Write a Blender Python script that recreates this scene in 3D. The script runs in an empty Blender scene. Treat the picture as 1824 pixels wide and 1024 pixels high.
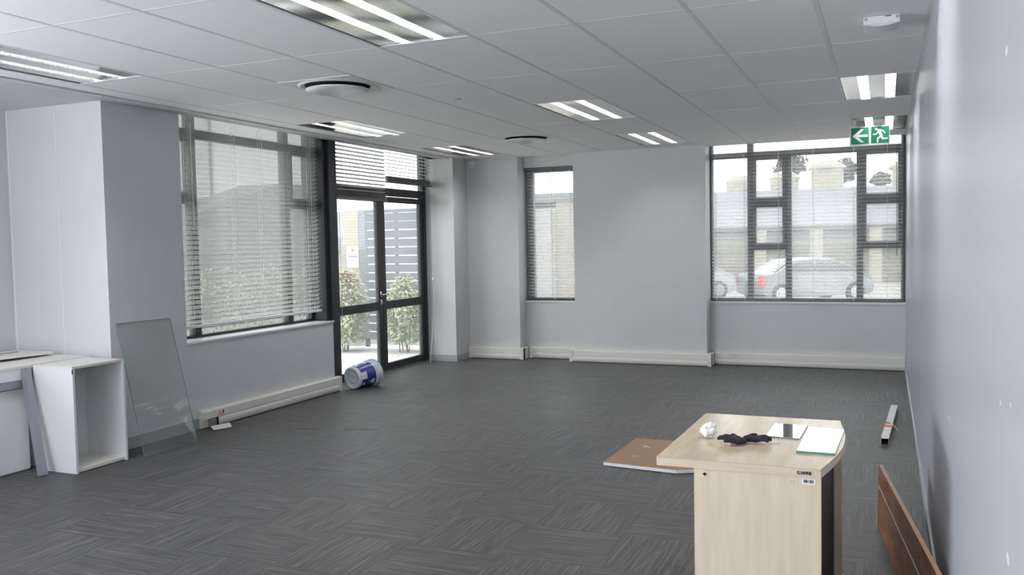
import bpy, math, random
from mathutils import Vector, Matrix, noise
random.seed(7)
sc = bpy.context.scene
COL = sc.collection
PI = math.pi
# ------------------------------------------------------------------ camera
H = 2.7146                      # ceiling height
CAM = Vector((-0.2169, 0.0, 1.5563))
YAW, PITCH, ROLL, FPX = 0.4030, -0.0499, -0.0195, 1561.75
fw = Vector((-math.sin(YAW)*math.cos(PITCH), math.cos(YAW)*math.cos(PITCH), math.sin(PITCH)))
rt = Vector((math.cos(YAW), math.sin(YAW), 0)); up = rt.cross(fw)
r2 = rt*math.cos(ROLL)+up*math.sin(ROLL); u2 = up*math.cos(ROLL)-rt*math.sin(ROLL)
cd = bpy.data.cameras.new('camera'); cam = bpy.data.objects.new('camera', cd); COL.objects.link(cam)
cam.matrix_world = Matrix(((r2.x,u2.x,-fw.x,CAM.x),(r2.y,u2.y,-fw.y,CAM.y),(r2.z,u2.z,-fw.z,CAM.z),(0,0,0,1)))
cd.sensor_width = 36; cd.lens = 36*FPX/1824; cd.clip_start = 0.02; cd.clip_end = 400
sc.camera = cam
# ------------------------------------------------------------------ world, light, exposure
SKY = 2.45; TUBE = 85.0; REAR = 340.0
w = bpy.data.worlds.new('overcast_sky'); sc.world = w; w.use_nodes = True
nt = w.node_tree; nt.nodes.clear()
out = nt.nodes.new('ShaderNodeOutputWorld'); bg = nt.nodes.new('ShaderNodeBackground')
bg.inputs[0].default_value = (0.97, 0.985, 1.0, 1); bg.inputs[1].default_value = SKY
nt.links.new(bg.outputs[0], out.inputs[0])
def area(name, loc, rot, sx, sy, e, col=(1,1,1)):
    l = bpy.data.lights.new(name, 'AREA'); l.shape = 'RECTANGLE'; l.size = sx; l.size_y = sy; l.energy = e; l.color = col
    o = bpy.data.objects.new(name, l); COL.objects.link(o); o.location = loc; o.rotation_euler = rot; return o
# unseen fill lamp added behind and left of the camera to brighten the room
area('side_fill_light', (-6.62, -0.5, 1.45), (0, -(PI/2+0.6), 0), 1.6, 4.6, REAR, (0.89, 0.935, 1.0))
sc.view_settings.view_transform = 'Standard'; sc.view_settings.look = 'None'
sc.view_settings.exposure = 0.80; sc.view_settings.gamma = 1.0; sc.view_settings.use_curve_mapping = False
sc.cycles.use_denoising = True
sc.cycles.max_bounces = 10; sc.cycles.diffuse_bounces = 5; sc.cycles.glossy_bounces = 5
sc.cycles.transparent_max_bounces = 24; sc.cycles.caustics_reflective = False; sc.cycles.caustics_refractive = False
sc.cycles.sample_clamp_indirect = 6.0

# ------------------------------------------------------------------ materials
def mat(name, col, rough=0.6, metal=0.0, spec=0.5, var=0.0, scale=30, bump=0.0, bscale=200, stretch=None, col2=None, emit=0, coat=0):
    m = bpy.data.materials.new(name); m.use_nodes = True
    n = m.node_tree; b = n.nodes['Principled BSDF']
    b.inputs['Base Color'].default_value = (*col, 1); b.inputs['Roughness'].default_value = rough
    b.inputs['Metallic'].default_value = metal; b.inputs['Specular IOR Level'].default_value = spec
    if coat: b.inputs['Coat Weight'].default_value = coat; b.inputs['Coat Roughness'].default_value = 0.15
    if emit: b.inputs['Emission Color'].default_value = (*col, 1); b.inputs['Emission Strength'].default_value = emit
    if var or bump or col2:
        tc = n.nodes.new('ShaderNodeTexCoord'); mp = n.nodes.new('ShaderNodeMapping')
        n.links.new(tc.outputs['Object'], mp.inputs[0])
        if stretch: mp.inputs['Scale'].default_value = stretch
    if var or col2:
        t = n.nodes.new('ShaderNodeTexNoise'); t.inputs['Scale'].default_value = scale; t.inputs['Detail'].default_value = 5
        n.links.new(mp.outputs[0], t.inputs['Vector'])
        r = n.nodes.new('ShaderNodeValToRGB'); c2 = col2 or tuple(min(1, c*(1+var)) for c in col); c1 = col if col2 else tuple(c*(1-var) for c in col)
        r.color_ramp.elements[0].color = (*c1, 1); r.color_ramp.elements[1].color = (*c2, 1)
        r.color_ramp.elements[0].position = 0.35; r.color_ramp.elements[1].position = 0.65
        n.links.new(t.outputs['Fac'], r.inputs[0]); n.links.new(r.outputs[0], b.inputs['Base Color'])
    if bump:
        t = n.nodes.new('ShaderNodeTexNoise'); t.inputs['Scale'].default_value = bscale; t.inputs['Detail'].default_value = 3
        n.links.new(mp.outputs[0], t.inputs['Vector'])
        bp = n.nodes.new('ShaderNodeBump'); bp.inputs['Strength'].default_value = bump; bp.inputs['Distance'].default_value = 0.002
        n.links.new(t.outputs['Fac'], bp.inputs['Height']); n.links.new(bp.outputs[0], b.inputs['Normal'])
    return m
def glass(name, tint, refl=0.08, veil=0.0):
    m = bpy.data.materials.new(name); m.use_nodes = True; n = m.node_tree; n.nodes.clear()
    o = n.nodes.new('ShaderNodeOutputMaterial'); mx = n.nodes.new('ShaderNodeMixShader')
    t = n.nodes.new('ShaderNodeBsdfTransparent'); t.inputs[0].default_value = (*tint, 1)
    g = n.nodes.new('ShaderNodeBsdfGlossy'); g.inputs['Roughness'].default_value = 0.0; g.inputs[0].default_value = (1,1,1,1)
    lw = n.nodes.new('ShaderNodeLayerWeight'); pw = n.nodes.new('ShaderNodeMath'); pw.operation = 'POWER'; pw.inputs[1].default_value = 5
    ma = n.nodes.new('ShaderNodeMath'); ma.operation = 'MULTIPLY_ADD'; ma.inputs[1].default_value = 0.9; ma.inputs[2].default_value = refl/2
    lw.inputs['Blend'].default_value = 0.5; n.links.new(lw.outputs['Facing'], pw.inputs[0]); n.links.new(pw.outputs[0], ma.inputs[0])
    n.links.new(ma.outputs[0], mx.inputs[0]); n.links.new(t.outputs[0], mx.inputs[1]); n.links.new(g.outputs[0], mx.inputs[2])
    if veil:  # even pale haze mixed into the glass, imitates veiling glare
        tl = n.nodes.new('ShaderNodeBsdfTranslucent'); tl.inputs[0].default_value = (.95,.96,1,1); m2 = n.nodes.new('ShaderNodeMixShader'); m2.inputs[0].default_value = veil
        n.links.new(mx.outputs[0], m2.inputs[1]); n.links.new(tl.outputs[0], m2.inputs[2]); mx = m2
    n.links.new(mx.outputs[0], o.inputs[0]); return m
M = {}
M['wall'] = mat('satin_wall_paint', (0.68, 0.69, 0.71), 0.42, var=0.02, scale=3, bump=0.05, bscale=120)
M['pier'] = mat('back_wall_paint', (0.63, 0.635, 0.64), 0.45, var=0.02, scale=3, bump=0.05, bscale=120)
M['ceil'] = mat('ceiling_tile', (0.91, 0.905, 0.90), 0.85, var=0.025, scale=120, bump=0.35, bscale=260)
M['tbar'] = mat('ceiling_tee_bar', (0.80, 0.80, 0.79), 0.4)
M['runner'] = mat('ceiling_runner', (0.74, 0.74, 0.73), 0.5)
M['plaster'] = mat('plaster_border', (0.62, 0.62, 0.64), 0.7, var=0.02, scale=4)
M['trimwhite'] = mat('white_trim_paint', (0.8, 0.81, 0.83), 0.35)
M['sill'] = mat('window_sill_paint', (0.78, 0.78, 0.78), 0.3)
M['skirt'] = mat('grey_skirting', (0.40, 0.42, 0.42), 0.5)
M['trunk'] = mat('cream_white_plastic', (0.74, 0.73, 0.68), 0.38)
M['trunk2'] = mat('cream_plastic_edge', (0.72, 0.68, 0.56), 0.45)
M['black'] = mat('charcoal_powder_coat', (0.012, 0.013, 0.018), 0.45)
M['greyframe'] = mat('grey_window_frame', (0.085, 0.09, 0.105), 0.4)
M['slat'] = mat('white_blind_slat', (0.80, 0.80, 0.79), 0.35)
def slat_material(perf):
    m = bpy.data.materials.new('white_translucent_slat'); m.use_nodes = True; n = m.node_tree; b = n.nodes['Principled BSDF']
    b.inputs['Base Color'].default_value = (.76,.76,.75,1); b.inputs['Roughness'].default_value = .35
    t = n.nodes.new('ShaderNodeBsdfTranslucent'); t.inputs[0].default_value = (.76,.76,.74,1); mx = n.nodes.new('ShaderNodeMixShader'); mx.inputs[0].default_value = .42
    n.links.new(b.outputs[0], mx.inputs[1]); n.links.new(t.outputs[0], mx.inputs[2])
    # fine perforation of the slats, far below pixel size: part of the light passes straight through
    tr = n.nodes.new('ShaderNodeBsdfTransparent'); m2 = n.nodes.new('ShaderNodeMixShader'); m2.inputs[0].default_value = perf
    n.links.new(mx.outputs[0], m2.inputs[1]); n.links.new(tr.outputs[0], m2.inputs[2]); n.links.new(m2.outputs[0], n.nodes['Material Output'].inputs[0]); return m
M['stack'] = mat('backlit_slat_grey', (0.30, 0.30, 0.30), 0.5)  # white slats coloured grey, as if seen dark against the light
M['slat'] = slat_material(.70); M['slatdoor'] = slat_material(0.12)
M['rail'] = mat('grey_blind_rail', (0.12, 0.115, 0.12), 0.45)
M['cord'] = mat('white_cord', (0.85, 0.85, 0.83), 0.7)
M['chrome'] = mat('brushed_chrome', (0.7, 0.7, 0.68), 0.2, metal=1)
M['pane'] = glass('clear_window_glass', (0.95, 0.965, 0.965), refl=0.05, veil=0.04)
M['sheet'] = glass('greenish_sheet_glass', (0.935, 0.96, 0.95), veil=0.03)
M['sheetedge'] = mat('green_glass_edge', (0.12, 0.25, 0.22), 0.2)
M['mirror'] = mat('mirror', (0.88, 0.92, 0.90), 0.01, metal=1)
M['maple'] = mat('pale_maple_laminate', (0.70, 0.595, 0.44), 0.33, scale=6, stretch=(5, 5, 0.7), col2=(0.76, 0.66, 0.505))
M['mapletop'] = mat('pale_maple_top', (0.60, 0.49, 0.325), 0.22, scale=6, stretch=(5, 0.7, 5), col2=(0.66, 0.55, 0.385))
M['mapleedge'] = mat('pale_maple_edge', (0.68, 0.55, 0.41), 0.4, scale=7, stretch=(0.8, 7, 7), col2=(0.74, 0.62, 0.48))
M['desksteel'] = mat('dark_modesty_panel', (0.02, 0.02, 0.025), 0.5)
M['deskteal'] = mat('dark_slate_edging', (0.035, 0.055, 0.07), 0.5)
M['wood'] = mat('reddish_veneer', (0.17, 0.060, 0.024), 0.38, scale=4, stretch=(3, 1.2, 4), col2=(0.34, 0.145, 0.062))
M['woodedge'] = mat('veneer_edge', (0.42, 0.24, 0.14), 0.5)
M['hard'] = mat('brown_hardboard', (0.36, 0.21, 0.11), 0.55, var=0.06, scale=60)
M['whitelam'] = mat('white_laminate', (0.78, 0.79, 0.80), 0.32)
M['creamlam'] = mat('cream_white_laminate_top', (0.76, 0.74, 0.68), 0.35)
M['silver'] = mat('silver_grey_powder_coat', (0.30, 0.32, 0.36), 0.4, metal=0.3)
M['alu'] = mat('dull_aluminium', (0.50, 0.49, 0.48), 0.35, metal=0.6)
M['reflector'] = mat('polished_light_reflector', (0.82, 0.82, 0.82), 0.16, metal=1, bump=0.12, bscale=5)
M['louvre'] = mat('polished_louvre', (0.62, 0.61, 0.58), 0.28, metal=1)
M['whitemetal'] = mat('white_enamel', (0.75, 0.75, 0.75), 0.3)
M['plastic'] = mat('white_plastic', (0.82, 0.83, 0.85), 0.35)
M['green'] = mat('safety_green', (0.0, 0.19, 0.095), 0.4)
M['signwhite'] = mat('sign_white', (0.80, 0.84, 0.80), 0.4)
M['dark'] = mat('dark_void', (0.02, 0.02, 0.022), 0.8)
M['red'] = mat('red_plastic', (0.45, 0.02, 0.02), 0.4)
M['orange'] = mat('orange_tape', (0.75, 0.13, 0.04), 0.5)
M['blue'] = mat('blue_label', (0.02, 0.035, 0.26), 0.35, var=0.3, scale=25)
M['bucket'] = mat('white_bucket_plastic', (0.66, 0.72, 0.76), 0.4, var=0.04, scale=15)
M['glove'] = mat('black_knit', (0.022, 0.017, 0.02), 0.95, var=0.4, scale=200, bump=0.8, bscale=500)
M['paper'] = mat('white_paper', (0.82, 0.83, 0.86), 0.8)
M['label'] = mat('white_sticker', (0.8, 0.8, 0.8), 0.4)
M['ink'] = mat('dark_print', (0.04, 0.04, 0.05), 0.5)
M['tubeglow'] = mat('lit_fluorescent_tube', (0.96, 0.96, 1.0), 0.4, emit=TUBE)
M['patio'] = mat('pale_paving', (0.72, 0.70, 0.67), 0.8, var=0.08, scale=2)
M['asphalt'] = mat('pale_brick_paving', (0.20, 0.19, 0.175), 0.85, var=0.1, scale=1)
M['cream'] = mat('cream_plaster', (0.34, 0.31, 0.25), 0.8, var=0.05, scale=6)
M['stone'] = mat('grey_stone_block', (0.33, 0.32, 0.31), 0.85, var=0.12, scale=12)
M['gate'] = mat('slate_blue_gate_paint', (0.17, 0.19, 0.22), 0.5)
M['outwall'] = mat('blue_grey_outer_wall', (0.17, 0.175, 0.19), 0.8, var=0.05, scale=1)
M['beigewall'] = mat('beige_block_wall', (0.14, 0.125, 0.105), 0.85, var=0.08, scale=3)
M['picket'] = mat('grey_picket', (0.16, 0.165, 0.17), 0.6)
M['facade'] = mat('pale_grey_facade', (0.29, 0.295, 0.29), 0.8, var=0.03, scale=2)
M['roof'] = mat('grey_roof_sheet', (0.07, 0.072, 0.074), 0.7)
M['roof2'] = mat('mid_grey_roof', (0.15, 0.157, 0.17), 0.7)
M['leaf'] = mat('pale_green_leaf', (0.40, 0.46, 0.26), 0.5, col2=(0.62, 0.66, 0.46), scale=6)
M['leafred'] = mat('reddish_leaf', (0.68, 0.46, 0.38), 0.5, col2=(0.62, 0.54, 0.40), scale=8)
M['hedge'] = mat('hedge_green', (0.20, 0.22, 0.11), 0.8, var=0.3, scale=5)
M['grass'] = mat('yellow_green_grass', (0.24, 0.27, 0.09), 0.9, var=0.15, scale=3)
M['crown'] = mat('dark_tree_crown', (0.07, 0.085, 0.07), 0.9, var=0.3, scale=2)
M['bark'] = mat('bark', (0.16, 0.12, 0.09), 0.9)
M['carwhite'] = mat('white_car_paint', (0.40, 0.41, 0.43), 0.3, coat=0.6)
M['carsilver'] = mat('silver_car_paint', (0.17, 0.18, 0.19), 0.4, metal=0.2, coat=0.6)
M['carglass'] = mat('dark_car_glass', (0.05, 0.055, 0.06), 0.1)
M['tyre'] = mat('tyre_rubber', (0.03, 0.03, 0.03), 0.8)
M['taillight'] = mat('red_tail_light', (0.6, 0.03, 0.03), 0.3)

ANROT = 0.0
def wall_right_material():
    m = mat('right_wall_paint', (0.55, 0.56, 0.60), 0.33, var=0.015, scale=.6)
    n = m.node_tree; b = n.nodes['Principled BSDF']
    b.inputs['Anisotropic'].default_value = 0.75; b.inputs['Anisotropic Rotation'].default_value = ANROT   # vertical roller lay of the paint
    tg = n.nodes.new('ShaderNodeTangent'); tg.direction_type = 'RADIAL'; tg.axis = 'Z'; n.links.new(tg.outputs[0], b.inputs['Tangent'])
    # small chips of filler left on the paint
    geo = n.nodes.new('ShaderNodeNewGeometry'); cur = b.inputs['Base Color'].links[0].from_socket
    for (y, z, r) in ((1.972,1.913,.010),(3.584,.88,.014),(1.888,.935,.011),(3.668,1.915,.008),(2.024,1.212,.006),(1.868,1.235,.005)):
        s = n.nodes.new('ShaderNodeVectorMath'); s.operation = 'SUBTRACT'; s.inputs[1].default_value = (0, y, z)
        n.links.new(geo.outputs['Position'], s.inputs[0])
        k = n.nodes.new('ShaderNodeVectorMath'); k.operation = 'MULTIPLY'; k.inputs[1].default_value = (0, 0.5, 1.0); n.links.new(s.outputs[0], k.inputs[0])
        l = n.nodes.new('ShaderNodeVectorMath'); l.operation = 'LENGTH'; n.links.new(k.outputs[0], l.inputs[0])
        c = n.nodes.new('ShaderNodeMath'); c.operation = 'LESS_THAN'; c.inputs[1].default_value = r; n.links.new(l.outputs['Value'], c.inputs[0])
        mx = n.nodes.new('ShaderNodeMix'); mx.data_type = 'RGBA'; n.links.new(c.outputs[0], mx.inputs[0])
        n.links.new(cur, mx.inputs[6]); mx.inputs[7].default_value = (0.9, 0.9, 0.88, 1); cur = mx.outputs[2]
    n.links.new(cur, b.inputs['Base Color']); return m
M['wallright'] = wall_right_material()

def carpet_material():
    m = bpy.data.materials.new('charcoal_carpet_tiles'); m.use_nodes = True; n = m.node_tree; b = n.nodes['Principled BSDF']
    b.inputs['Roughness'].default_value = 0.52; b.inputs['Specular IOR Level'].default_value = 0.42; b.inputs['Sheen Weight'].default_value = 0.06; b.inputs['Sheen Roughness'].default_value = 0.5
    L = n.links.new
    def node(t, **k):
        x = n.nodes.new(t)
        for a, v in k.items(): setattr(x, a, v)
        return x
    def mth(op, a, bb=None):
        x = node('ShaderNodeMath', operation=op)
        for i, v in ((0, a), (1, bb)):
            if v is None: continue
            if isinstance(v, (int, float)): x.inputs[i].default_value = v
            else: L(v, x.inputs[i])
        return x.outputs[0]
    g = node('ShaderNodeNewGeometry'); sp = node('ShaderNodeSeparateXYZ'); L(g.outputs['Position'], sp.inputs[0])
    X = mth('ADD', sp.outputs[0], 50.0); Y = mth('ADD', sp.outputs[1], 50.06)
    ix = mth('FLOOR', mth('DIVIDE', X, 0.5)); iy = mth('FLOOR', mth('DIVIDE', Y, 0.5))
    par = mth('MODULO', mth('ADD', ix, iy), 2.0)
    par = mth('GREATER_THAN', par, 0.5)
    rnd = mth('MULTIPLY', mth('ADD', mth('MULTIPLY', ix, 7.31), mth('MULTIPLY', iy, 3.17)), 1.0)
    def streak(along, across, sa, sc_, det):
        cv = node('ShaderNodeCombineXYZ'); L(mth('MULTIPLY', along, sa), cv.inputs[0]); L(mth('MULTIPLY', across, sc_), cv.inputs[1]); L(rnd, cv.inputs[2])
        t = node('ShaderNodeTexNoise'); t.inputs['Scale'].default_value = 1; t.inputs['Detail'].default_value = det; t.inputs['Roughness'].default_value = 0.65
        L(cv.outputs[0], t.inputs['Vector']); return t.outputs['Fac']
    def both(sa, sc_, det):
        mx = node('ShaderNodeMix', data_type='FLOAT'); L(par, mx.inputs[0])
        L(streak(X, Y, sa, sc_, det), mx.inputs[2]); L(streak(Y, X, sa, sc_, det), mx.inputs[3]); return mx.outputs[0]
    s1 = both(2.6, 100.0, 2); s2 = both(7.0, 260.0, 1)
    s = mth('ADD', mth('MULTIPLY', s1, 0.65), mth('MULTIPLY', s2, 0.35))
    r = node('ShaderNodeValToRGB'); L(s, r.inputs[0]); e = r.color_ramp.elements
    e[0].position = 0.38; e[0].color = (0.013, 0.0128, 0.0128, 1); e[1].position = 0.50; e[1].color = (0.040, 0.0388, 0.0375, 1)
    q = e.new(0.64); q.color = (0.120, 0.115, 0.106, 1)
    # tile joints
    def joint(v):
        f = mth('FRACT', mth('DIVIDE', v, 0.5)); d = mth('MINIMUM', f, mth('SUBTRACT', 1.0, f)); return mth('LESS_THAN', d, 0.006)
    j = mth('MULTIPLY', mth('MAXIMUM', joint(X), joint(Y)), 0.35)
    mj = node('ShaderNodeMix', data_type='RGBA'); L(j, mj.inputs[0]); L(r.outputs[0], mj.inputs[6]); mj.inputs[7].default_value = (0.01, 0.01, 0.012, 1)
    cur = mj.outputs[2]
    spk = None
    # two old dark brown smears in front of the glazed door
    for (cx, cy, rx, ry) in ((-4.80, 6.17, .15, .035), (-4.34, 6.29, .16, .04)):
        dx = mth('DIVIDE', mth('SUBTRACT', sp.outputs[0], cx), rx); dy = mth('DIVIDE', mth('SUBTRACT', sp.outputs[1], mth('ADD', cy-0.25*cx, mth('MULTIPLY', sp.outputs[0], 0.25))), ry)
        d = mth('ADD', mth('MULTIPLY', dx, dx), mth('MULTIPLY', dy, dy))
        t = node('ShaderNodeTexNoise'); t.inputs['Scale'].default_value = 9; t.inputs['Detail'].default_value = 4; L(g.outputs['Position'], t.inputs['Vector'])
        d = mth('ADD', d, mth('MULTIPLY', mth('SUBTRACT', t.outputs['Fac'], 0.5), 5.0))
        k = mth('MULTIPLY', mth('LESS_THAN', d, 0.8), 0.75)
        mm = node('ShaderNodeMix', data_type='RGBA'); L(k, mm.inputs[0]); L(cur, mm.inputs[6]); mm.inputs[7].default_value = (0.009, 0.007, 0.006, 1); cur = mm.outputs[2]
        # the smears are matt
        rm = node('ShaderNodeMath', operation='MULTIPLY_ADD'); L(k, rm.inputs[0]); rm.inputs[1].default_value = -0.25; 
        if spk is None: rm.inputs[2].default_value = 0.42
        else: L(spk, rm.inputs[2])
        spk = rm.outputs[0]
    L(spk, b.inputs['Specular IOR Level'])
    L(cur, b.inputs['Base Color'])
    bp = node('ShaderNodeBump'); bp.inputs['Strength'].default_value = 0.3; bp.inputs['Distance'].default_value = 0.003
    L(s, bp.inputs['Height']); L(bp.outputs[0], b.inputs['Normal'])
    return m
M['carpet'] = carpet_material()

# ------------------------------------------------------------------ mesh builder
class MB:
    def __init__(s, T=None): s.v = []; s.f = []; s.T = T
    def add(s, vs, fs):
        o = len(s.v)
        for p in vs:
            p = Vector(p); s.v.append(s.T @ p if s.T else p)
        s.f += [tuple(i+o for i in f) for f in fs]; return s
    def box(s, a, b):
        x0,x1 = sorted((a[0],b[0])); y0,y1 = sorted((a[1],b[1])); z0,z1 = sorted((a[2],b[2]))
        return s.add([(x0,y0,z0),(x1,y0,z0),(x1,y1,z0),(x0,y1,z0),(x0,y0,z1),(x1,y0,z1),(x1,y1,z1),(x0,y1,z1)],
            [(0,3,2,1),(4,5,6,7),(0,1,5,4),(1,2,6,5),(2,3,7,6),(3,0,4,7)])
    def bar(s, p, q, w, h, upv=(0,0,1)):
        p = Vector(p); q = Vector(q); d = (q-p).normalized(); u = Vector(upv); x = d.cross(u).normalized(); y = x.cross(d)
        vs = [c+x*a*w/2+y*b*h/2 for c in (p,q) for a,b in ((-1,-1),(1,-1),(1,1),(-1,1))]
        return s.add(vs, [(3,2,1,0),(4,5,6,7),(0,1,5,4),(1,2,6,5),(2,3,7,6),(3,0,4,7)])
    def tube(s, pts, r, n=8, r1=None, caps=True):
        pts = [Vector(p) for p in pts]; m = len(pts); vs = []; fs = []
        d0 = (pts[1]-pts[0]).normalized(); u = Vector((0,0,1)) if abs(d0.z) < .9 else Vector((1,0,0))
        for i, p in enumerate(pts):
            d = (pts[min(i+1,m-1)]-pts[max(i-1,0)]).normalized(); x = d.cross(u).normalized(); y = x.cross(d)
            rr = r if r1 is None else r+(r1-r)*i/(m-1)
            if isinstance(r, (list, tuple)): rr = r[i]
            vs += [p+(x*math.cos(2*PI*k/n)+y*math.sin(2*PI*k/n))*rr for k in range(n)]
        for i in range(m-1):
            fs += [(i*n+k, i*n+(k+1)%n, (i+1)*n+(k+1)%n, (i+1)*n+k) for k in range(n)]
        if caps: fs += [tuple(reversed(range(n))), tuple(range((m-1)*n, m*n))]
        return s.add(vs, fs)
    def lathe(s, prof, c, axis=(0,0,1), n=40, a0=0, a1=2*PI, close=False):
        ax = Vector(axis).normalized(); u = Vector((1,0,0)) if abs(ax.x) < .8 else Vector((0,1,0)); x = (u-ax*u.dot(ax)).normalized(); y = ax.cross(x)
        full = abs(a1-a0-2*PI) < 1e-6; k = n if full else n+1; m = len(prof); vs = []; fs = []
        for i in range(k):
            a = a0+(a1-a0)*i/n
            for (r, h) in prof: vs.append(Vector(c)+ax*h+(x*math.cos(a)+y*math.sin(a))*r)
        for i in range(n):
            j = (i+1) % k
            for t in range(m-1 if not close else m): t2 = (t+1) % m; fs.append((i*m+t, j*m+t, j*m+t2, i*m+t2))
        return s.add(vs, fs)
    def prism(s, poly, lo, hi, axis=2):
        # poly in the two other axes, extruded along axis
        def P(a, b, h): return {2:(a,b,h), 1:(a,h,b), 0:(h,a,b)}[axis]
        n = len(poly); vs = [P(a,b,lo) for a,b in poly]+[P(a,b,hi) for a,b in poly]
        return s.add(vs, [tuple(reversed(range(n))), tuple(range(n,2*n))]+[(i,(i+1)%n,(i+1)%n+n,i+n) for i in range(n)])
    def build(s, name, m, parent=None, smooth=False, bevel=0, origin=None):
        me = bpy.data.meshes.new(name)
        if parent is not None: o0 = world_loc(parent)
        elif origin is not None: o0 = Vector(origin)
        else:
            xs = [p.x for p in s.v]; ys = [p.y for p in s.v]; zs = [p.z for p in s.v]
            o0 = Vector(((min(xs)+max(xs))/2, (min(ys)+max(ys))/2, min(zs)))
        me.from_pydata([p-o0 for p in s.v], [], s.f); me.update()
        import bmesh
        bm = bmesh.new(); bm.from_mesh(me); bmesh.ops.recalc_face_normals(bm, faces=bm.faces[:]); bm.to_mesh(me); bm.free()
        me.materials.append(M[m] if isinstance(m, str) else m)
        if smooth: me.polygons.foreach_set('use_smooth', [True]*len(me.polygons))
        o = bpy.data.objects.new(name, me); COL.objects.link(o)
        if parent is not None: o.parent = parent
        else: o.location = o0
        if bevel:
            b = o.modifiers.new('bevel', 'BEVEL'); b.width = bevel; b.segments = 2; b.limit_method = 'ANGLE'; b.angle_limit = 0.7
        return o
WL = {}
def world_loc(o):
    p = Vector(o.location)
    while o.parent: o = o.parent; p += Vector(o.location)
    return p
def tag(o, label, cat, group=None, kind=None):
    if label: o['label'] = label
    if cat: o['category'] = cat
    if group: o['group'] = group
    if kind: o['kind'] = kind
    return o
def thing(name, loc, label, cat, group=None):
    o = bpy.data.objects.new(name, None); COL.objects.link(o); o.location = loc; o.empty_display_size = 0.1
    return tag(o, label, cat, group)
def struct(o): o['kind'] = 'structure'; return o
KIDS = {}
def children(o): return [c for c in bpy.data.objects if c.parent == o]
def copy_tree(o, parent=None):
    c = o.copy(); COL.objects.link(c)
    if parent: c.parent = parent
    for ch in children(o): copy_tree(ch, c)
    return c

# ------------------------------------------------------------------ the room
XL = -5.70; XA = -6.75; YA = 4.97; YB = 10.84; YR = 11.05; YE = 11.30; YREAR = -3.0
WT = 3.0
f = MB(); f.box((-5.99, YREAR-.2, -.12), (0.15, YE, 0)); f.box((-6.9, YREAR-.2, -.12), (-5.99, 5.2, 0)); struct(f.build('floor', 'carpet', origin=(0,0,0)))
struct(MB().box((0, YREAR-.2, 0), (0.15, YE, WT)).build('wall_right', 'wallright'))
# back wall with its piers and the two window recesses
b = MB()
b.box((-5.99, YB, 0), (-4.73, YE, WT))
b.box((-4.73, YR, 0), (-3.95, YE, 0.765)); b.box((-4.73, YR, 2.575), (-3.95, YE, WT))
b.box((-3.95, YB, 0), (-2.24, YE, WT))
b.box((-2.24, YR, 0), (0.0, YE, 0.775)); b.box((-2.24, YR, 2.86), (0.0, YE, WT))
struct(b.build('wall_back', 'pier'))
struct(MB().box((-5.99, 10.42, 0), (-5.48, YB, WT)).build('wall_corner', 'pier'))
# left wall: alcove, solid stretch, low wall under the big window
b = MB()
b.box((XA-.15, YREAR-.2, 0), (XA, YA+.2, WT)); b.box((XA, YA, 0), (-5.99, YA+.2, WT))
b.box((-5.99, YA, 0), (XL, 5.765, WT)); b.box((-5.99, 5.765, 0), (XL, 7.92, 0.745)); b.box((-5.99, 5.765, 2.88), (-5.80, 10.42, WT))
struct(b.build('wall_left', 'wall'))
for k, (x, y, w_) in enumerate(((XA+.022, YA, .022), (-6.19, YA, .008), (XL-.004, YA, .006))):
    struct(MB().box((x-w_/2, y-.004, 0), (x+w_/2, y, H-.012)).build('trim_%d' % (k+1), 'trimwhite'))
b = MB(); b.box((-6.9, YREAR-.2, 0), (-5.6, YREAR, WT)); b.box((-0.9, YREAR-.2, 0), (0, YREAR, WT)); b.box((-5.6, YREAR-.2, 0), (-.9, YREAR, .8)); b.box((-5.6, YREAR-.2, 2.45), (-.9, YREAR, WT))
struct(b.build('wall_rear', 'wall'))
# skirtings
struct(MB().box((XL, YA, 0), (XL+.012, 5.86, .095)).build('baseboard_left', 'skirt'))
b = MB(); b.box((-5.9, 10.408, 0), (-5.468, 10.42, .085)); b.box((-5.48, 10.42, 0), (-5.468, YB-.06, .085)); struct(b.build('baseboard_corner', 'skirt'))
struct(MB().box((-.012, YREAR, 0), (0, YR-.07, .06)).build('baseboard_right', 'skirt'))

# ceiling: grid of 600 x 1200 mm tiles, light openings left open
XG = -5.56; Y0 = 4.471
def colx(c): return -0.6*(c+1)+0.0629
def rowy(j): return Y0+1.2*j
LIGHTS = [(3,-1),(7,-1),(7,2),(7,4),(3,2),(3,4),(-1,2),(-1,4),(-1,-1)]     # (column, row) of the luminaires
holes = set(LIGHTS)
cm = MB()
for c in range(-1, 9):
    for j in range(-7, 6):
        x1 = min(0.0, colx(c)); x0 = max(XG, colx(c+1)); y0 = max(YREAR, rowy(j)); y1 = min(YR, rowy(j+1))
        if (c, j) in holes or x0 >= x1 or y0 >= y1: continue
        if c == -1: x1 = 0.0
        cm.box((x0, y0, H), (x1, y1, H+.015))
ceil_o = struct(cm.build('ceiling', 'ceil', origin=(0,0,H)))
g = MB()
for c in range(0, 9):
    g.box((colx(c)-.012, YREAR, H-.0014), (colx(c)+.012, YR, H+.001))
struct(g.build('ceiling_runners', 'runner', ceil_o))
g = MB()
for j in range(-6, 6):
    g.box((XG, rowy(j)-.009, H-.0008), (0, rowy(j)+.009, H+.001))
g.box((-.02, YREAR, H-.004), (0, YR, H+.001))
struct(g.build('ceiling_grid', 'tbar', ceil_o))
b = MB(); b.box((-6.9, YREAR-.2, H-.012), (XG, 5.2, H+.28)); b.box((-5.715, 5.2, H-.012), (XG, YB+.1, H+.28)); b.box((-5.99, 10.42, H-.012), (-5.715, YB, H+.28)); struct(b.build('ceiling_border', 'plaster', ceil_o))
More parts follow.
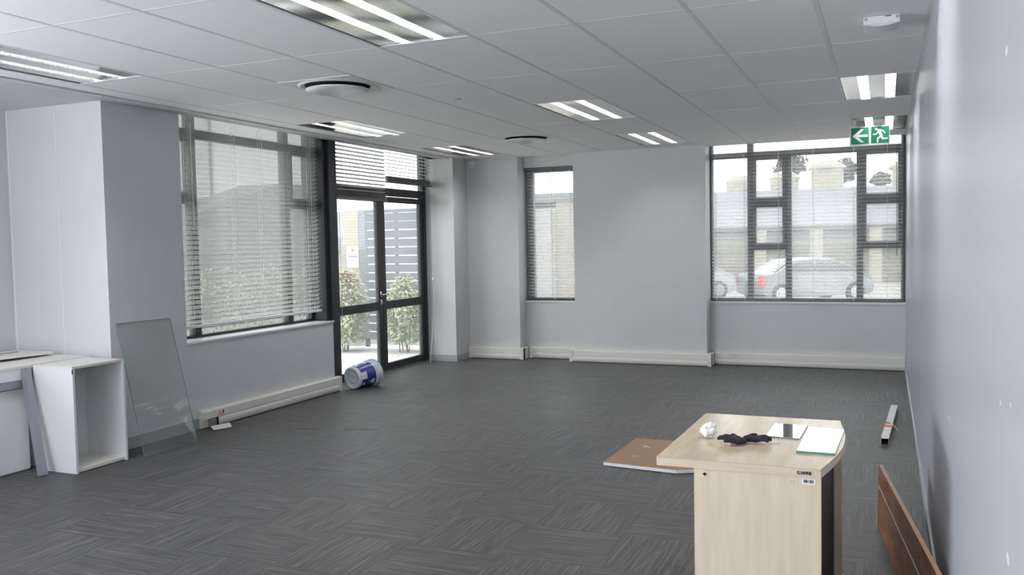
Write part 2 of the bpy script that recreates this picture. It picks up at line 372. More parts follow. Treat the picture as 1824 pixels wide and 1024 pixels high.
b = MB(); b.box((XG-.002, YREAR, H-.016), (XG+.02, YR, H-.002)); struct(b.build('ceiling_edge_trim', 'trimwhite', ceil_o))
struct(MB().box((-7.0, YREAR-.3, 3.0), (0.2, YE+.1, 3.2)).build('ceiling_slab', 'plaster', ceil_o))

# ------------------------------------------------------------------ windows and the glazed door
def frame_x(name, X0, X1, bars, parent=None):
    m = MB()
    for (y0, y1, z0, z1) in bars: m.box((X0, y0, z0), (X1, y1, z1))
    return m.build(name, 'black', parent, bevel=.002)
FX0, FX1 = -5.975, -5.90
zT = 2.88
win1 = frame_x('window_1', FX0, FX1, [(5.765,5.80,.765,zT),(5.80,7.86,.765,.79),(5.80,7.86,2.55,2.63),(6.09,6.165,.79,zT),(7.42,7.50,.79,zT),(7.82,7.86,.79,zT)])
struct(win1)
def sash(parent, y0, y1, z0, z1, w_=.045):
    m = MB(); X0, X1 = FX0+.01, FX1+.022
    m.box((X0,y0,z0),(X1,y0+w_,z1)); m.box((X0,y1-w_,z0),(X1,y1,z1)); m.box((X0,y0+w_,z0),(X1,y1-w_,z0+w_)); m.box((X0,y0+w_,z1-w_),(X1,y1-w_,z1))
    return m.build('window_sash', 'black', parent, bevel=.002)
for (a, c) in ((5.80, 6.09), (7.50, 7.82)):
    frame_x('window_transom', FX0, FX1, [(a, c, 1.965, 2.04)], win1)
    sash(win1, a, c, 2.04, 2.55, .03)
    m = MB().box((-5.942, a, .79), (-5.936, c, 2.0)); m.build('window_pane', 'pane', win1)
    m = MB().box((-5.942, a+.03, 2.07), (-5.936, c-.03, 2.52)); m.build('window_pane', 'pane', win1)
MB().box((-5.942, 6.165, .79), (-5.936, 7.42, 2.55)).build('window_pane', 'pane', win1)
MB().box((-5.942, 5.80, 2.63), (-5.936, 7.82, 2.87)).build('window_pane', 'pane', win1)
MB().box((-5.90, 5.765, .745), (XL+.012, 7.93, .765)).build('window_sill', 'sill', win1, bevel=.003)
# corner post between window and door
p = MB(); p.box((-5.985, 7.86, .0), (-5.735, 7.92, WT-.01)); p.box((-5.985, 7.92, 0), (-5.70, 8.06, WT-.01)); p.box((-5.985, 8.06, 0), (-5.80, 8.14, WT-.01))
struct(p.build('trim_4', 'black', bevel=.003))
# door
dj = 8.14; dk = 10.415
door = struct(frame_x('door_1', -5.975, -5.895, [(dj, 8.225, 0, zT), (10.345, dk, 0, zT), (8.225, 10.345, 2.18, 2.275)]))
MB().box((-5.99, dj, 0), (-5.88, dk, .015)).build('door_threshold', 'chrome', door)
def leaf(y0, y1, hs):
    X0, X1 = -5.955, -5.905; l = .085
    m = MB(); m.box((X0,y0,.02),(X1,y0+l,2.17)); m.box((X0,y1-l,.02),(X1,y1,2.17))
    m.box((X0,y0+l,.02),(X1,y1-l,.10)); m.box((X0,y0+l,2.10),(X1,y1-l,2.17)); m.box((X0,y0+l,.775),(X1,y1-l,.875))
    lf = m.build('door_leaf', 'black', door, bevel=.002)
    MB().box((-5.934, y0+l, .10), (-5.928, y1-l, .775)).build('door_pane', 'pane', lf)
    MB().box((-5.934, y0+l, .875), (-5.928, y1-l, 2.10)).build('door_pane', 'pane', lf)
    if hs:
        y = y1-.045
        h = MB(); h.box((-5.905, y-.018, .93), (-5.897, y+.018, 1.0)); h.tube([(-5.90,y,.965),(-5.855,y,.965),(-5.85,y-.01,.965),(-5.85,y+.10,.962)], .010, 10); h.build('door_handle', 'chrome', lf, smooth=True)
        h = MB(); h.box((-5.905, y-.018, .845), (-5.897, y+.018, .905)); h.tube([(-5.90,y,.875),(-5.885,y,.875)], .012, 12); h.build('lock_plate', 'chrome', lf)
    return lf
leaf(8.225, 9.283, True); leaf(9.287, 10.345, False)
MB().box((-5.938, 8.225, 2.275), (-5.932, 10.345, 2.87)).build('transom_pane', 'pane', door)
# right window of the back wall
WY0, WY1 = 11.13, 11.20
def bars_y(name, bars, parent=None, Y0_=WY0, Y1_=WY1):
    m = MB()
    for (x0, x1, z0, z1) in bars: m.box((x0, Y0_, z0), (x1, Y1_, z1))
    return m.build(name, 'greyframe', parent, bevel=.002)
win2 = struct(bars_y('window_2', [(-2.24,-2.20,.775,zT),(-.05,0,.775,zT),(-2.20,-.05,.775,.83),(-2.20,-.05,2.555,2.625),(-1.785,-1.71,.83,zT),(-1.335,-1.26,.83,2.555),(-.53,-.455,.83,2.555)]))
def sash_y(x0, x1, z0, z1, w_=.035):
    m = MB(); a, c = WY0-.015, WY1-.01
    m.box((x0,a,z0),(x0+w_,c,z1)); m.box((x1-w_,a,z0),(x1,c,z1)); m.box((x0+w_,a,z0),(x1-w_,c,z0+w_)); m.box((x0+w_,a,z1-w_),(x1-w_,c,z1))
    m.build('window_sash', 'greyframe', win2, bevel=.002)
    MB().box((x0+w_, 11.16, z0+w_), (x1-w_, 11.166, z1-w_)).build('window_pane', 'pane', win2)
for (a, c) in ((-1.71, -1.335), (-.455, -.05)):
    bars_y('window_transom', [(a, c, 1.975, 2.03), (a, c, 1.42, 1.475)], win2)
    sash_y(a, c, 2.03, 2.555); sash_y(a, c, 1.475, 1.975)
    MB().box((a, 11.16, .83), (c, 11.166, 1.42)).build('window_pane', 'pane', win2)
for (a, c, z0, z1) in ((-2.20,-1.785,.83,2.555),(-1.26,-.53,.83,2.555),(-2.20,-.05,2.625,2.86)):
    MB().box((a, 11.16, z0), (c, 11.166, z1)).build('window_pane', 'pane', win2)
MB().box((-2.24, YR-.01, .765), (0, WY0, .79)).build('window_sill', 'sill', win2, bevel=.003)
# narrow window of the back wall
win3 = struct(bars_y('window_3', [(-4.73,-4.62,.765,2.575),(-4.0,-3.95,.765,2.575),(-4.62,-4.0,.765,.82),(-4.62,-4.0,2.51,2.575)]))
MB().box((-4.62, 11.16, .82), (-4.0, 11.166, 2.51)).build('window_pane', 'pane', win3)
MB().box((-4.73, YR-.01, .755), (-3.95, WY0, .78)).build('window_sill', 'sill', win3, bevel=.003)

# ------------------------------------------------------------------ venetian blinds
def blind(u0, u1, ztop, zbot, pos, axis, label, tilt=0.0, stack=0, cords=(.12,.5,.88), pitch=.0435, inward=1, cord_drop=None, railmat='rail', group=None, lift_r=0, sm='slat'):
    """axis 'x': blind lies in plane X=pos, runs along Y. axis 'y': plane Y=pos, runs along X. inward: sign of room side."""
    if axis == 'x': T = Matrix(((0, inward, 0, pos), (1, 0, 0, 0), (0, 0, 1, 0), (0, 0, 0, 1)))
    else: T = Matrix(((1, 0, 0, 0), (0, inward, 0, pos), (0, 0, 1, 0), (0, 0, 0, 1)))
    W = u1-u0; th = thing('venetian_blind', T @ Vector(((u0+u1)/2, 0, zbot)), label, 'window blind', group)
    def Z(u, z): return z+lift_r*(u-u0)/W*((ztop-z)/(ztop-zbot))
    MB(T).box((u0+.005, -.028, ztop-.045), (u1-.005, .028, ztop)).build('head_rail', railmat, th, bevel=.003)
    m = MB(T); half = .0245; thk = .0016; zb = zbot+.025+stack*.0045; n = int((ztop-.05-zb)/pitch); zs = [zb+pitch*(k+.6) for k in range(n)]
    def slat(z, tl):
        c, s_ = math.cos(tl), math.sin(tl); top = []; bot = []
        for k in range(5):
            a = -1+k/2; y = a*half; h = .0035*(1-a*a)
            top.append((y*c-h*s_, z+y*s_+h*c)); bot.append((y*c-(h-thk)*s_, z+y*s_+(h-thk)*c))
        ring = top+bot[::-1]; N = len(ring)
        vs = [(u0+.01, y, Z(u0, zz)) for y, zz in ring]+[(u1-.01, y, Z(u1, zz)) for y, zz in ring]
        m.add(vs, [(i, (i+1) % N, (i+1) % N+N, i+N) for i in range(N)]+[tuple(range(N)), tuple(range(N, 2*N))[::-1]])
    for z in zs: slat(z+random.uniform(-.0003,.0003), tilt+random.uniform(-.006,.006))
    m.build('slats', sm, th)
    if stack:
        m = MB(T)
        for k in range(stack): slat(zbot+.028+k*.0045, random.uniform(-.03,.03))
        m.build('stacked_slats', 'stack', th)
    rr = MB(T); z0 = zbot; rr.add([(u0+.006,-.025,Z(u0,z0)),(u1-.006,-.025,Z(u1,z0)),(u1-.006,.025,Z(u1,z0)),(u0+.006,.025,Z(u0,z0)),(u0+.006,-.025,Z(u0,z0)+.022),(u1-.006,-.025,Z(u1,z0)+.022),(u1-.006,.025,Z(u1,z0)+.022),(u0+.006,.025,Z(u0,z0)+.022)],
        [(0,3,2,1),(4,5,6,7),(0,1,5,4),(1,2,6,5),(2,3,7,6),(3,0,4,7)]); rr.build('bottom_rail', railmat, th, bevel=.002)
    for q in cords:
        u = u0+W*q; c = MB(T)
        for yy in (-.0265, .0265): c.tube([(u, yy, Z(u, zbot)+.01), (u, yy, ztop-.04)], .0011, 5)
        c.tube([(u, 0, Z(u, zbot)+.01), (u, 0, ztop-.04)], .0009, 5); c.build('ladder_cord', 'cord', th)
    return th, T
b1, T1 = blind(5.80, 7.84, 2.83, 0.872, -5.80, 'x', 'wide white venetian blind on the left wall, lowered nearly to the sill', tilt=math.radians(46), cords=(.07,.36,.55,.93), railmat='trimwhite')
b2, T2 = blind(8.16, 9.255, 2.83, 2.10, -5.80, 'x', 'half raised white blind over the left leaf of the glass door', sm='slatdoor', tilt=math.radians(16), stack=12, cords=(.1,.85))
b3, T3 = blind(9.265, 10.40, 2.83, 2.33, -5.80, 'x', 'short raised white blind over the right leaf of the glass door', sm='slatdoor', tilt=math.radians(3), stack=12, cords=(.1,.85))
for pts in ([(-5.765,10.33,2.36),(-5.765,10.335,1.6),(-5.765,10.34,1.10),(-5.77,10.33,.6),(-5.76,10.22,.14),(-5.75,10.18,.02),(-5.73,10.16,.006)], [(-5.762,10.36,2.36),(-5.76,10.365,1.4),(-5.762,10.36,.7),(-5.755,10.35,.25),(-5.75,10.37,.06),(-5.72,10.36,.008)]):
    MB().tube(pts, .0022, 6).build('pull_cord', 'cord', b3, smooth=True)
MB().tube([(-5.765,10.34,1.13),(-5.765,10.34,1.08)], .010, 10, r1=.014).build('cord_tassel', 'cord', b3, smooth=True)
MB().tube([(-5.765,9.30,2.29),(-5.765,9.8,2.262),(-5.765,10.33,2.27)], .002, 6).build('pull_cord', 'cord', b3)
MB().tube([(-5.765,8.20,2.2),(-5.768,8.20,1.5),(-5.77,8.205,.62)], .0018, 6).build('pull_cord', 'cord', b2)
MB().tube([(-5.76,5.96,2.66),(-5.755,5.965,1.75)], .004, 6).build('tilt_wand', 'cord', b1)
b4, T4 = blind(-2.225, -.02, 2.82, .79, 11.085, 'y', 'wide white venetian blind lowered over the right window, cars showing through its slats', tilt=math.radians(42), cords=(.03,.37,.55,.92), inward=-1)
MB().tube([(-.10,11.05,2.6),(-.095,11.045,1.33)], .004, 6).build('tilt_wand', 'rail', b4)
MB().tube([(-1.81,11.052,2.6),(-1.81,11.05,.80)], .0022, 6).build('pull_cord', 'cord', b4)
MB().tube([(-.56,11.052,2.6),(-.56,11.05,.80)], .0022, 6).build('pull_cord', 'cord', b4)
b5, T5 = blind(-4.715, -3.96, 2.575, .80, 11.085, 'y', 'narrow white venetian blind with grey head rail in the slim window recess', tilt=math.radians(42), cords=(.16,.84), inward=-1)
MB().tube([(-4.33,11.05,2.52),(-4.33,11.047,.84),(-4.29,11.045,.80)], .003, 6).build('tilt_wand', 'cord', b5)

# ------------------------------------------------------------------ trunking round the walls
def trunking(label, x0, x1, yw, d=.062, h=.158, ends=(1,1), sock=None):
    """runs along X in front of wall yw (room side is -Y)"""
    t = thing('wall_trunking', ((x0+x1)/2, yw-d/2, 0), label, 'cable trunking', 'cream cable trunking along the skirting')
    MB().box((x0, yw-d+.012, .005), (x1, yw, h)).build('trunking_back', 'trunk2', t)
    a = x0+(.045 if ends[0] else 0); c = x1-(.045 if ends[1] else 0)
    MB().prism([(yw-d+.003, h-.012), (yw-d+.014, h-.004), (yw-d+.014, .082), (yw-d+.001, .082)], a, c, 0).build('upper_cover', 'trunk', t)
    pf = [(yw-d+.014, .008), (yw-d+.002, .008), (yw-d-.004, .02), (yw-d-.007, .04), (yw-d-.006, .06), (yw-d-.001, .078), (yw-d+.014, .078)]
    MB().prism(pf, a, c, 0).build('lower_cover', 'trunk', t, bevel=.001)
    for k, (p, q) in enumerate(((x0, a), (c, x1))):
        if ends[k]: MB().box((p, yw-d-.008, .003), (q, yw-.002, h+.002)).build('end_cap', 'trunk', t, bevel=.003)
    if sock:
        MB().box((sock-.045, yw-d-.002, .088), (sock+.045, yw-d+.008, .150)).build('socket_plate', 'trunk', t, bevel=.001)
        m = MB()
        for k in (-.018, 0, .022): m.box((sock+k-.004, yw-d-.004, .118), (sock+k+.004, yw-d-.001, .126))
        m.build('socket_hole', 'skirt', t)
    return t
trunking('short cream trunking run in the far left corner beside the white column', -5.47, -4.665, YB)
trunking('cream trunking run below the narrow window', -4.66, -3.96, YR, ends=(1,0))
trunking('long cream trunking run along the solid wall between the two back windows', -4.015, -2.175, YB)
trunking('cream trunking run with a socket below the wide right window', -2.172, -.005, YR, ends=(0,0), sock=-1.93)
# returns round the pier sides
for (xa, xb) in ((-4.73, -4.668), (-2.24, -2.178)):
    t = MB().box((xa, YB+.004, .004), (xb, YR-.066, .156)).build('trunking_corner', 'trunk', None, bevel=.003)
    tag(t, 'cream trunking corner piece at the right side of the %s back pier' % ('left' if xa < -4 else 'broad'), 'cable trunking')
# left wall run with open compartment
t = thing('wall_trunking', (XL+.03, 6.9, 0), 'cream trunking run on the left wall with a red socket and a missing cover piece', 'cable trunking', 'cream cable trunking along the skirting')
d = .062; X1 = XL+d
MB().box((XL, 5.862, .005), (X1-.03, 7.955, .158)).build('trunking_back', 'trunk2', t)
MB().prism([(X1-.003, .146), (X1-.03, .158), (X1-.03, .082), (X1-.001, .082)], 5.862, 7.91, 1).build('upper_cover', 'trunk', t)
pf = [(X1-.03, .008), (X1-.002, .008), (X1+.004, .02), (X1+.007, .04), (X1+.006, .06), (X1+.001, .078), (X1-.03, .078)]
MB().prism(pf, 6.045, 7.91, 1).build('lower_cover', 'trunk', t)
MB().box((XL+.002, 7.91, .003), (X1+.009, 7.957, .161)).build('end_cap', 'trunk', t, bevel=.003)
MB().box((X1-.0295, 5.95, .012), (X1-.012, 6.035, .075)).build('open_compartment', 'silver', t)
MB().box((X1-.028, 6.036, .008), (X1+.002, 6.044, .08)).build('cover_end', 'dark', t)
MB().box((X1-.01, 6.01, .09), (X1+.002, 6.15, .143)).build('socket_plate', 'trunk', t, bevel=.001)
m = MB()
for (y, z, a) in ((6.045,.103,.006),(6.075,.103,.006),(6.06,.124,.006)): m.box((X1+.002, y-a, z-a), (X1+.004, y+a, z+a))
m.box((X1+.002, 6.095, .104), (X1+.006, 6.112, .132)); m.build('red_socket', 'red', t)
m = MB()
for (y, z, a) in ((6.30,.108,.004),(6.33,.108,.004),(6.315,.122,.004),(6.36,.118,.007)): m.box((X1-.001, y-a, z-a), (X1+.003, y+a, z+a))
m.build('white_socket', 'whitelam', t)
o = MB().add([(-5.60,5.90,.022),(-5.53,5.86,.004),(-5.47,6.02,.004),(-5.54,6.07,.024),(-5.60,5.90,.027),(-5.53,5.86,.009),(-5.47,6.02,.009),(-5.54,6.07,.029)], [(0,3,2,1),(4,5,6,7),(0,1,5,4),(1,2,6,5),(2,3,7,6),(3,0,4,7)]).build('loose_cover_plate', 'trunk', None)
tag(o, 'loose cream cover plate fallen on the carpet below the open trunking', 'cover plate')

# ------------------------------------------------------------------ recessed luminaires
def luminaire(c, j):
    x0 = colx(c+1)+.014; x1 = (colx(c)-.014) if c >= 0 else -.022; y0 = rowy(j)+.011; y1 = rowy(j+1)-.011
    w_ = x1-x0; xc = (x0+x1)/2; yc = (y0+y1)/2
    t = thing('recessed_light', (xc, yc, H), None, 'ceiling light', 'recessed twin tube ceiling lights')
    m = MB(); m.box((x0-.012,y0-.01,H+.10),(x1+.012,y1+.01,H+.105)); m.box((x0-.012,y0-.01,H+.002),(x0-.008,y1+.01,H+.10)); m.box((x1+.008,y0-.01,H+.002),(x1+.012,y1+.01,H+.10))
    m.box((x0-.012,y0-.01,H+.002),(x1+.012,y0-.007,H+.10)); m.box((x0-.012,y1+.007,H+.002),(x1+.012,y1+.01,H+.10)); m.build('housing', 'whitemetal', t)
    sw = .036; s1, s2 = x0+.30*w_, x0+.68*w_
    m = MB()                                   # gently curved polished panels on both sides of and between the slots
    for (a, c2, amp) in ((x0, s1-sw, .002), (s1+sw, s2-sw, .003), (s2+sw, x1, .002)):
        N = 10; vs = []; 
        for i in range(N+1):
            u = i/N; vs += [(a+(c2-a)*u, y0, H+.004+amp*math.sin(PI*u)), (a+(c2-a)*u, y1, H+.004+amp*math.sin(PI*u))]
        m.add(vs, [(2*i, 2*i+1, 2*i+3, 2*i+2) for i in range(N)])
    m.build('reflector_panel', 'reflector', t, smooth=True)
    for s in (s1, s2):
        m = MB(); N = 8; vs = []
        for sg in (-1, 1):
            vs = []
            for i in range(N+1):
                a = i/N*PI/2; vs += [(s+sg*sw*math.cos(a), y0+.004, H+.004+.062*math.sin(a)), (s+sg*sw*math.cos(a), y1-.004, H+.004+.062*math.sin(a))]
            m.add(vs, [(2*i, 2*i+1, 2*i+3, 2*i+2) for i in range(N)])
        ch = m.build('slot_reflector', 'louvre', t, smooth=True)
        m = MB(); n = 32; 
        for k in range(n):
            y = y0+.02+(y1-y0-.04)*k/(n-1)
            m.add([(s-sw+.002, y-.002, H+.006), (s+sw-.002, y-.002, H+.006), (s+sw-.008, y, H+.034), (s-sw+.008, y, H+.034), (s-sw+.002, y+.002, H+.006), (s+sw-.002, y+.002, H+.006)], [(0,1,2,3),(5,4,3,2),(0,4,5,1)])
        m.build('louvre', 'louvre', ch)
        MB().tube([(s, y0+.03, H+.049), (s, y1-.03, H+.049)], .012, 10).build('fluorescent_tube', 'tubeglow', t)
    return t
LL = {(3,-1):'large lit twin tube light nearest the camera at the top of the picture', (7,-1):'lit twin tube light at the upper left edge near the alcove', (7,2):'twin tube light in front of the big left window blind',
 (7,4):'twin tube light nearest the far left corner by the column', (3,2):'twin tube light in mid ceiling, between the two round air diffusers', (3,4):'small twin tube light before the solid back wall',
 (-1,2):'bright twin tube light beside the right wall, just before the exit sign', (-1,4):'bright twin tube light by the right wall behind the exit sign', (-1,-1):'twin tube light by the right wall above the camera, beyond the white ceiling unit'}
for c, j in LIGHTS:
    t = luminaire(c, j); t['label'] = LL[(c, j)]
# round air diffusers
def diffuser(cx, cy, label):
    t = thing('air_diffuser', (cx, cy, H), label, 'air diffuser', 'round ceiling air diffusers')
    m = MB(); m.box((cx-.298, cy-.298, H-.005), (cx+.298, cy+.298, H-.001)); m.build('face_plate', 'whitemetal', t)
    prof = [(.285,-.006),(.27,-.010),(.255,-.006),(.235,.0),(.232,.004),(.2,.003),(.2,-.004),(.232,-.004)]
    MB().lathe([(.283,-.005),(.272,-.012),(.255,-.014),(.232,-.0055)], (cx,cy,H), n=56).build('cone_ring', 'whitemetal', t, smooth=True)
    MB().lathe([(.0,-.0052),(.232,-.0056),(.232,-.0052)], (cx,cy,H-.0005), n=56).build('dark_throat', 'dark', t)
    MB().lathe([(0,-.052),(.12,-.052),(.19,-.048),(.222,-.040),(.228,-.034),(.222,-.030),(0,-.030)], (cx,cy,H), n=56).build('disc', 'whitemetal', t, smooth=True)
    for a in (30, 150, 270): x = cx+.17*math.cos(math.radians(a)); y = cy+.17*math.sin(math.radians(a)); MB().tube([(x,y,H-.036),(x,y,H-.003)], .004, 8).build('hanger_pin', 'chrome', t)
diffuser(colx(5)-.3, rowy(1)-.3, 'larger looking round white air diffuser, nearer the camera, left of centre')
diffuser(colx(5)-.3, rowy(4)-.3, 'far round white air diffuser near the back wall and narrow window')
m = MB().lathe([(0,-.006),(.020,-.006),(.028,-.001),(.028,0)], (-3.344, 6.317, H), n=20).build('ceiling_cap', 'skirt', smooth=True); tag(m, 'tiny dark round cap in a ceiling tile right of the nearer diffuser', 'ceiling cap')
# emergency light unit
x0, x1, y0, y1 = -.325, -.148, 5.05, 5.22
t = thing('emergency_light', ((x0+x1)/2, (y0+y1)/2, H), 'white box shaped emergency unit on the ceiling near the right wall', 'ceiling unit')
MB().box((x0, y0, H-.044), (x1, y1, H-.002)).build('base', 'plastic', t, bevel=.003)
vs = []; n = 12
for i in range(n+1):
    u = i/n; x = x0+.004+(x1-x0-.008)*u; z = H-.044-.012*math.sin(PI*u)
    vs += [(x, y0+.002, H-.043), (x, y0+.006, z), (x, y1-.02, z-.004), (x, y1-.004, H-.043)]
fs = [(4*i+k, 4*i+k+1, 4*i+k+5, 4*i+k+4) for i in range(n) for k in range(3)]+[(0,1,2,3), (4*n+3,4*n+2,4*n+1,4*n)]
MB().add(vs, fs).build('curved_cover', 'bucket', t, smooth=False)
for x in (x0+.012, x1-.012): MB().box((x-.008, y0-.003, H-.022), (x+.008, y0, H-.008)).build('screw_cover', 'skirt', t)
MB().box((x0+.105, y0-.002, H-.010), (x0+.135, y0, H-.006)).build('indicator_slot', 'dark', t)
# exit sign
SY = 9.75; sx0, sx1, sz0, sz1 = -.557, -.176, 2.490, 2.687
t = thing('exit_sign', ((sx0+sx1)/2, SY, H), 'green and white hanging exit sign with left arrow and running man', 'exit sign')
MB().box((sx0, SY-.008, sz0), (sx1, SY+.008, sz1)).build('sign_panel', 'signwhite', t, bevel=.002)
sw = (sx1-sx0)/2
for k in (0, 1):
    MB().box((sx0+k*sw+.014, SY-.010, sz0+.016), (sx0+(k+1)*sw-.008, SY-.008, sz1-.014)).build('green_field', 'green', t)
def S(k, u, v): a = sx0+k*sw+.014; c = sx0+(k+1)*sw-.008; return (a+(c-a)*u, sz0+.016+(sz1-sz0-.030)*v)
m = MB(); m.prism([S(0,*p) for p in ((.08,.5),(.55,.90),(.74,.90),(.42,.58),(.95,.58),(.95,.42),(.42,.42),(.74,.10),(.55,.10))], SY-.012, SY-.010, 1); m.build('arrow_symbol', 'signwhite', t)
m = MB()
hc = S(1,.30,.86); m.prism([(hc[0]+.014*math.cos(a*PI/8), hc[1]+.014*math.sin(a*PI/8)) for a in range(16)], SY-.012, SY-.010, 1)
LC = [0]
def limb(pts, w0, w1):
    P_ = [Vector(S(1,*p)) for p in pts]; n = len(P_)
    for i in range(n-1):
        a, c = P_[i], P_[i+1]; d_ = (c-a).normalized(); nn = Vector((-d_.y, d_.x)); wa = w0+(w1-w0)*i/(n-1); wb = w0+(w1-w0)*(i+1)/(n-1)
        e = d_*min(wa, wb)*.35; LC[0] += 1
        m.prism([tuple(a-e+nn*wa/2), tuple(a-e-nn*wa/2), tuple(c+e-nn*wb/2), tuple(c+e+nn*wb/2)], SY-.012-LC[0]*.00025, SY-.0102, 1)
limb(((.44,.78),(.58,.42)), .030, .026); limb(((.42,.80),(.64,.76),(.78,.60)), .014, .011); limb(((.42,.76),(.30,.56),(.12,.55)), .014, .011)
limb(((.56,.42),(.64,.27),(.90,.27)), .018, .013); limb(((.56,.42),(.38,.30),(.36,.06)), .018, .013)
m.build('running_man_symbol', 'signwhite', t)
for x in (sx0+.06, sx1-.06): MB().tube([(x, SY, sz1), (x, SY, H-.003)], .003, 6).build('hanger_rod', 'chrome', t)
# movement sensor in the far corner
t = thing('movement_sensor', (-5.385, YB, 2.59), 'small white sensor box high in the far left corner of the back wall', 'sensor')
MB().box((-5.42, YB-.045, 2.60), (-5.35, YB, 2.685)).build('sensor_body', 'plastic', t, bevel=.006); MB().box((-5.408, YB-.05, 2.61), (-5.362, YB-.045, 2.64)).build('sensor_lens', 'bucket', t)

# ------------------------------------------------------------------ desk with its things
DT = .742
ymin, ymax = 3.225, 4.12
t = thing('desk', (-.70, 3.67, 0), 'pale maple desk with a bowed right edge and dark panel, standing in the right foreground', 'desk')
outl = [(-1.012, ymin), (-.424, ymin)]
for i in range(1, 12):
    u = i/12; outl.append((-.424+.020*u+.050*math.sin(PI*u), ymin+(ymax-ymin)*u))
outl += [(-.400, ymax), (-.992, ymax)]
MB().prism(outl, DT-.003, DT, 2).build('desktop_surface', 'mapletop', t)
MB().prism([(x+(.0005 if x < -.7 else -.0005), y) for x, y in outl], DT-.032, DT-.003, 2).build('desktop_edge', 'mapleedge', t)
MB().box((-.872, ymin+.006, 0), (-.424, ymin+.031, DT-.032)).build('end_panel', 'maple', t, bevel=.001)
MB().box((-.872, ymax-.040, 0), (-.392, ymax-.012, DT-.032)).build('end_panel', 'maple', t, bevel=.001)
MB().box((-.402, ymax-.10, 0), (-.388, ymax-.005, .05)).build('panel_foot', 'mapleedge', t)
MB().box((-.450, ymin+.031, .04), (-.428, ymax-.14, DT-.032)).build('modesty_panel', 'desksteel', t)
MB().box((-.452, ymax-.14, .04), (-.424, ymax-.040, DT-.032)).build('panel_strip', 'deskteal', t)

st = MB().box((-.488, ymin+.0045, .683), (-.442, ymin+.006, .704)).build('inventory_sticker', 'label', t)
m = MB()
for (a, c) in ((-.482,-.479),(-.478,-.476),(-.475,-.471),(-.469,-.467),(-.464,-.463),(-.461,-.457),(-.456,-.455),(-.453,-.450)): m.box((a, ymin+.0038, .689), (c, ymin+.0045, .700))
m.build('printed_bars', 'ink', st)
m = MB()                                   # worn badge glued to the front edge
m.box((-.505, ymin-.0015, DT-.024), (-.455, ymin, DT-.010)); bd = m.build('edge_badge', 'alu', t)
m = MB()
for (a, c, z0, z1) in ((-.503,-.500,.720,.731),(-.500,-.494,.720,.7225),(-.491,-.488,.720,.728),(-.485,-.478,.7215,.7285),(-.476,-.466,.722,.730),(-.464,-.457,.720,.7295),(-.459,-.457,.7185,.724)): m.box((a, ymin-.003, z0), (c, ymin-.0015, z1))
m.build('badge_lettering', 'ink', bd)
for (x, z, mt) in ((-.832,.690,'dark'),(-.523,.688,'mapleedge')):
    MB().lathe([(0,0),(.0045,0),(.006,.002)], (x, ymin+.0055, z), axis=(0,-1,0), n=14).build('panel_hole', mt, t)
# paper ball
me_ = MB(); import bmesh
bm = bmesh.new(); bmesh.ops.create_icosphere(bm, subdivisions=4, radius=.034)
for v in bm.verts:
    p = v.co.copy(); q = p*38
    k = abs(noise.noise(q*.9))*.55+abs(noise.noise(q*2.1+Vector((9,3,1))))*.28
    v.co = p*(1.12-k); v.co.x += .010*max(0, p.z/.034); v.co.z *= .92
    v.co += Vector((noise.noise(q*3), noise.noise(q*3+Vector((5,5,5))), 0))*.0016
zmin = min(v.co.z for v in bm.verts)
me = bpy.data.meshes.new('paper_ball'); bm.to_mesh(me); bm.free(); me.materials.append(M['paper'])
o = bpy.data.objects.new('crumpled_paper', me); COL.objects.link(o); o.location = (-.885, 3.60, DT-zmin); tag(o, 'crumpled ball of white paper at the left on the desk', 'paper ball')
# gloves
def glove(name, loc, rz, spread, label, z0, sc_=1.0):
    vs = [(0,0,0),(.030,0,.002),(.062,0,.004)]; es = [(0,1),(1,2)]; rad = [(.024,.014),(.034,.017),(.036,.016)]
    for k, (a, L_) in enumerate(zip(spread, (.060,.068,.066,.052))):
        y = (k-1.5)*.019; b0 = len(vs); bx = .078
        vs.append((bx, y, .004)); rad.append((.0125,.011)); es.append((2, b0))
        for i in (1, 2, 3):
            u = i/3; vs.append((bx+L_*u*math.cos(a), y+L_*u*math.sin(a), .004+.010*math.sin(PI*u*.8)-.002*i)); rad.append((.0100-.0008*i,)*2); es.append((b0+i-1, b0+i))
    b0 = len(vs); vs += [(.030,.036,.004),(.048,.058,.010),(.070,.072,.006)]; rad += [(.013,.011),(.0105,.0105),(.0095,.0095)]; es += [(1,b0),(b0,b0+1),(b0+1,b0+2)]
    me = bpy.data.meshes.new(name); me.from_pydata([(x*sc_,y*sc_,z*sc_) for x,y,z in vs], es, []); me.materials.append(M['glove'])
    o = bpy.data.objects.new(name, me); COL.objects.link(o)
    s = o.modifiers.new('skin', 'SKIN'); s.use_smooth_shade = True
    for i, r in enumerate(rad): me.skin_vertices[0].data[i].radius = (r[0]*sc_, r[1]*sc_)
    me.skin_vertices[0].data[0].use_root = True
    o.modifiers.new('sub', 'SUBSURF').render_levels = 2; o.modifiers['sub'].levels = 1
    o.location = (loc[0], loc[1], z0); o.rotation_euler = (0, 0, rz)
    return tag(o, label, 'glove', 'black knitted work gloves')
glove('work_glove', (-.722, 3.505), math.radians(148), (-.45,-.08,.22,.55), 'black knitted glove lying flat with fingers pointing left', DT+.0135, .86)
glove('work_glove', (-.745, 3.565), math.radians(4), (-.45,-.12,.2,.5), 'black knitted glove lying just behind the other one, fingers pointing right', DT+.014, .80)
o = MB().tube([(-.675,3.52,DT+.006),(-.655,3.54,DT+.003),(-.63,3.57,DT+.0015),(-.600,3.585,DT+.0015)], .0009, 5).build('loose_thread', 'skirt'); tag(o, 'thin dark thread lying on the desk beside the gloves', 'thread')
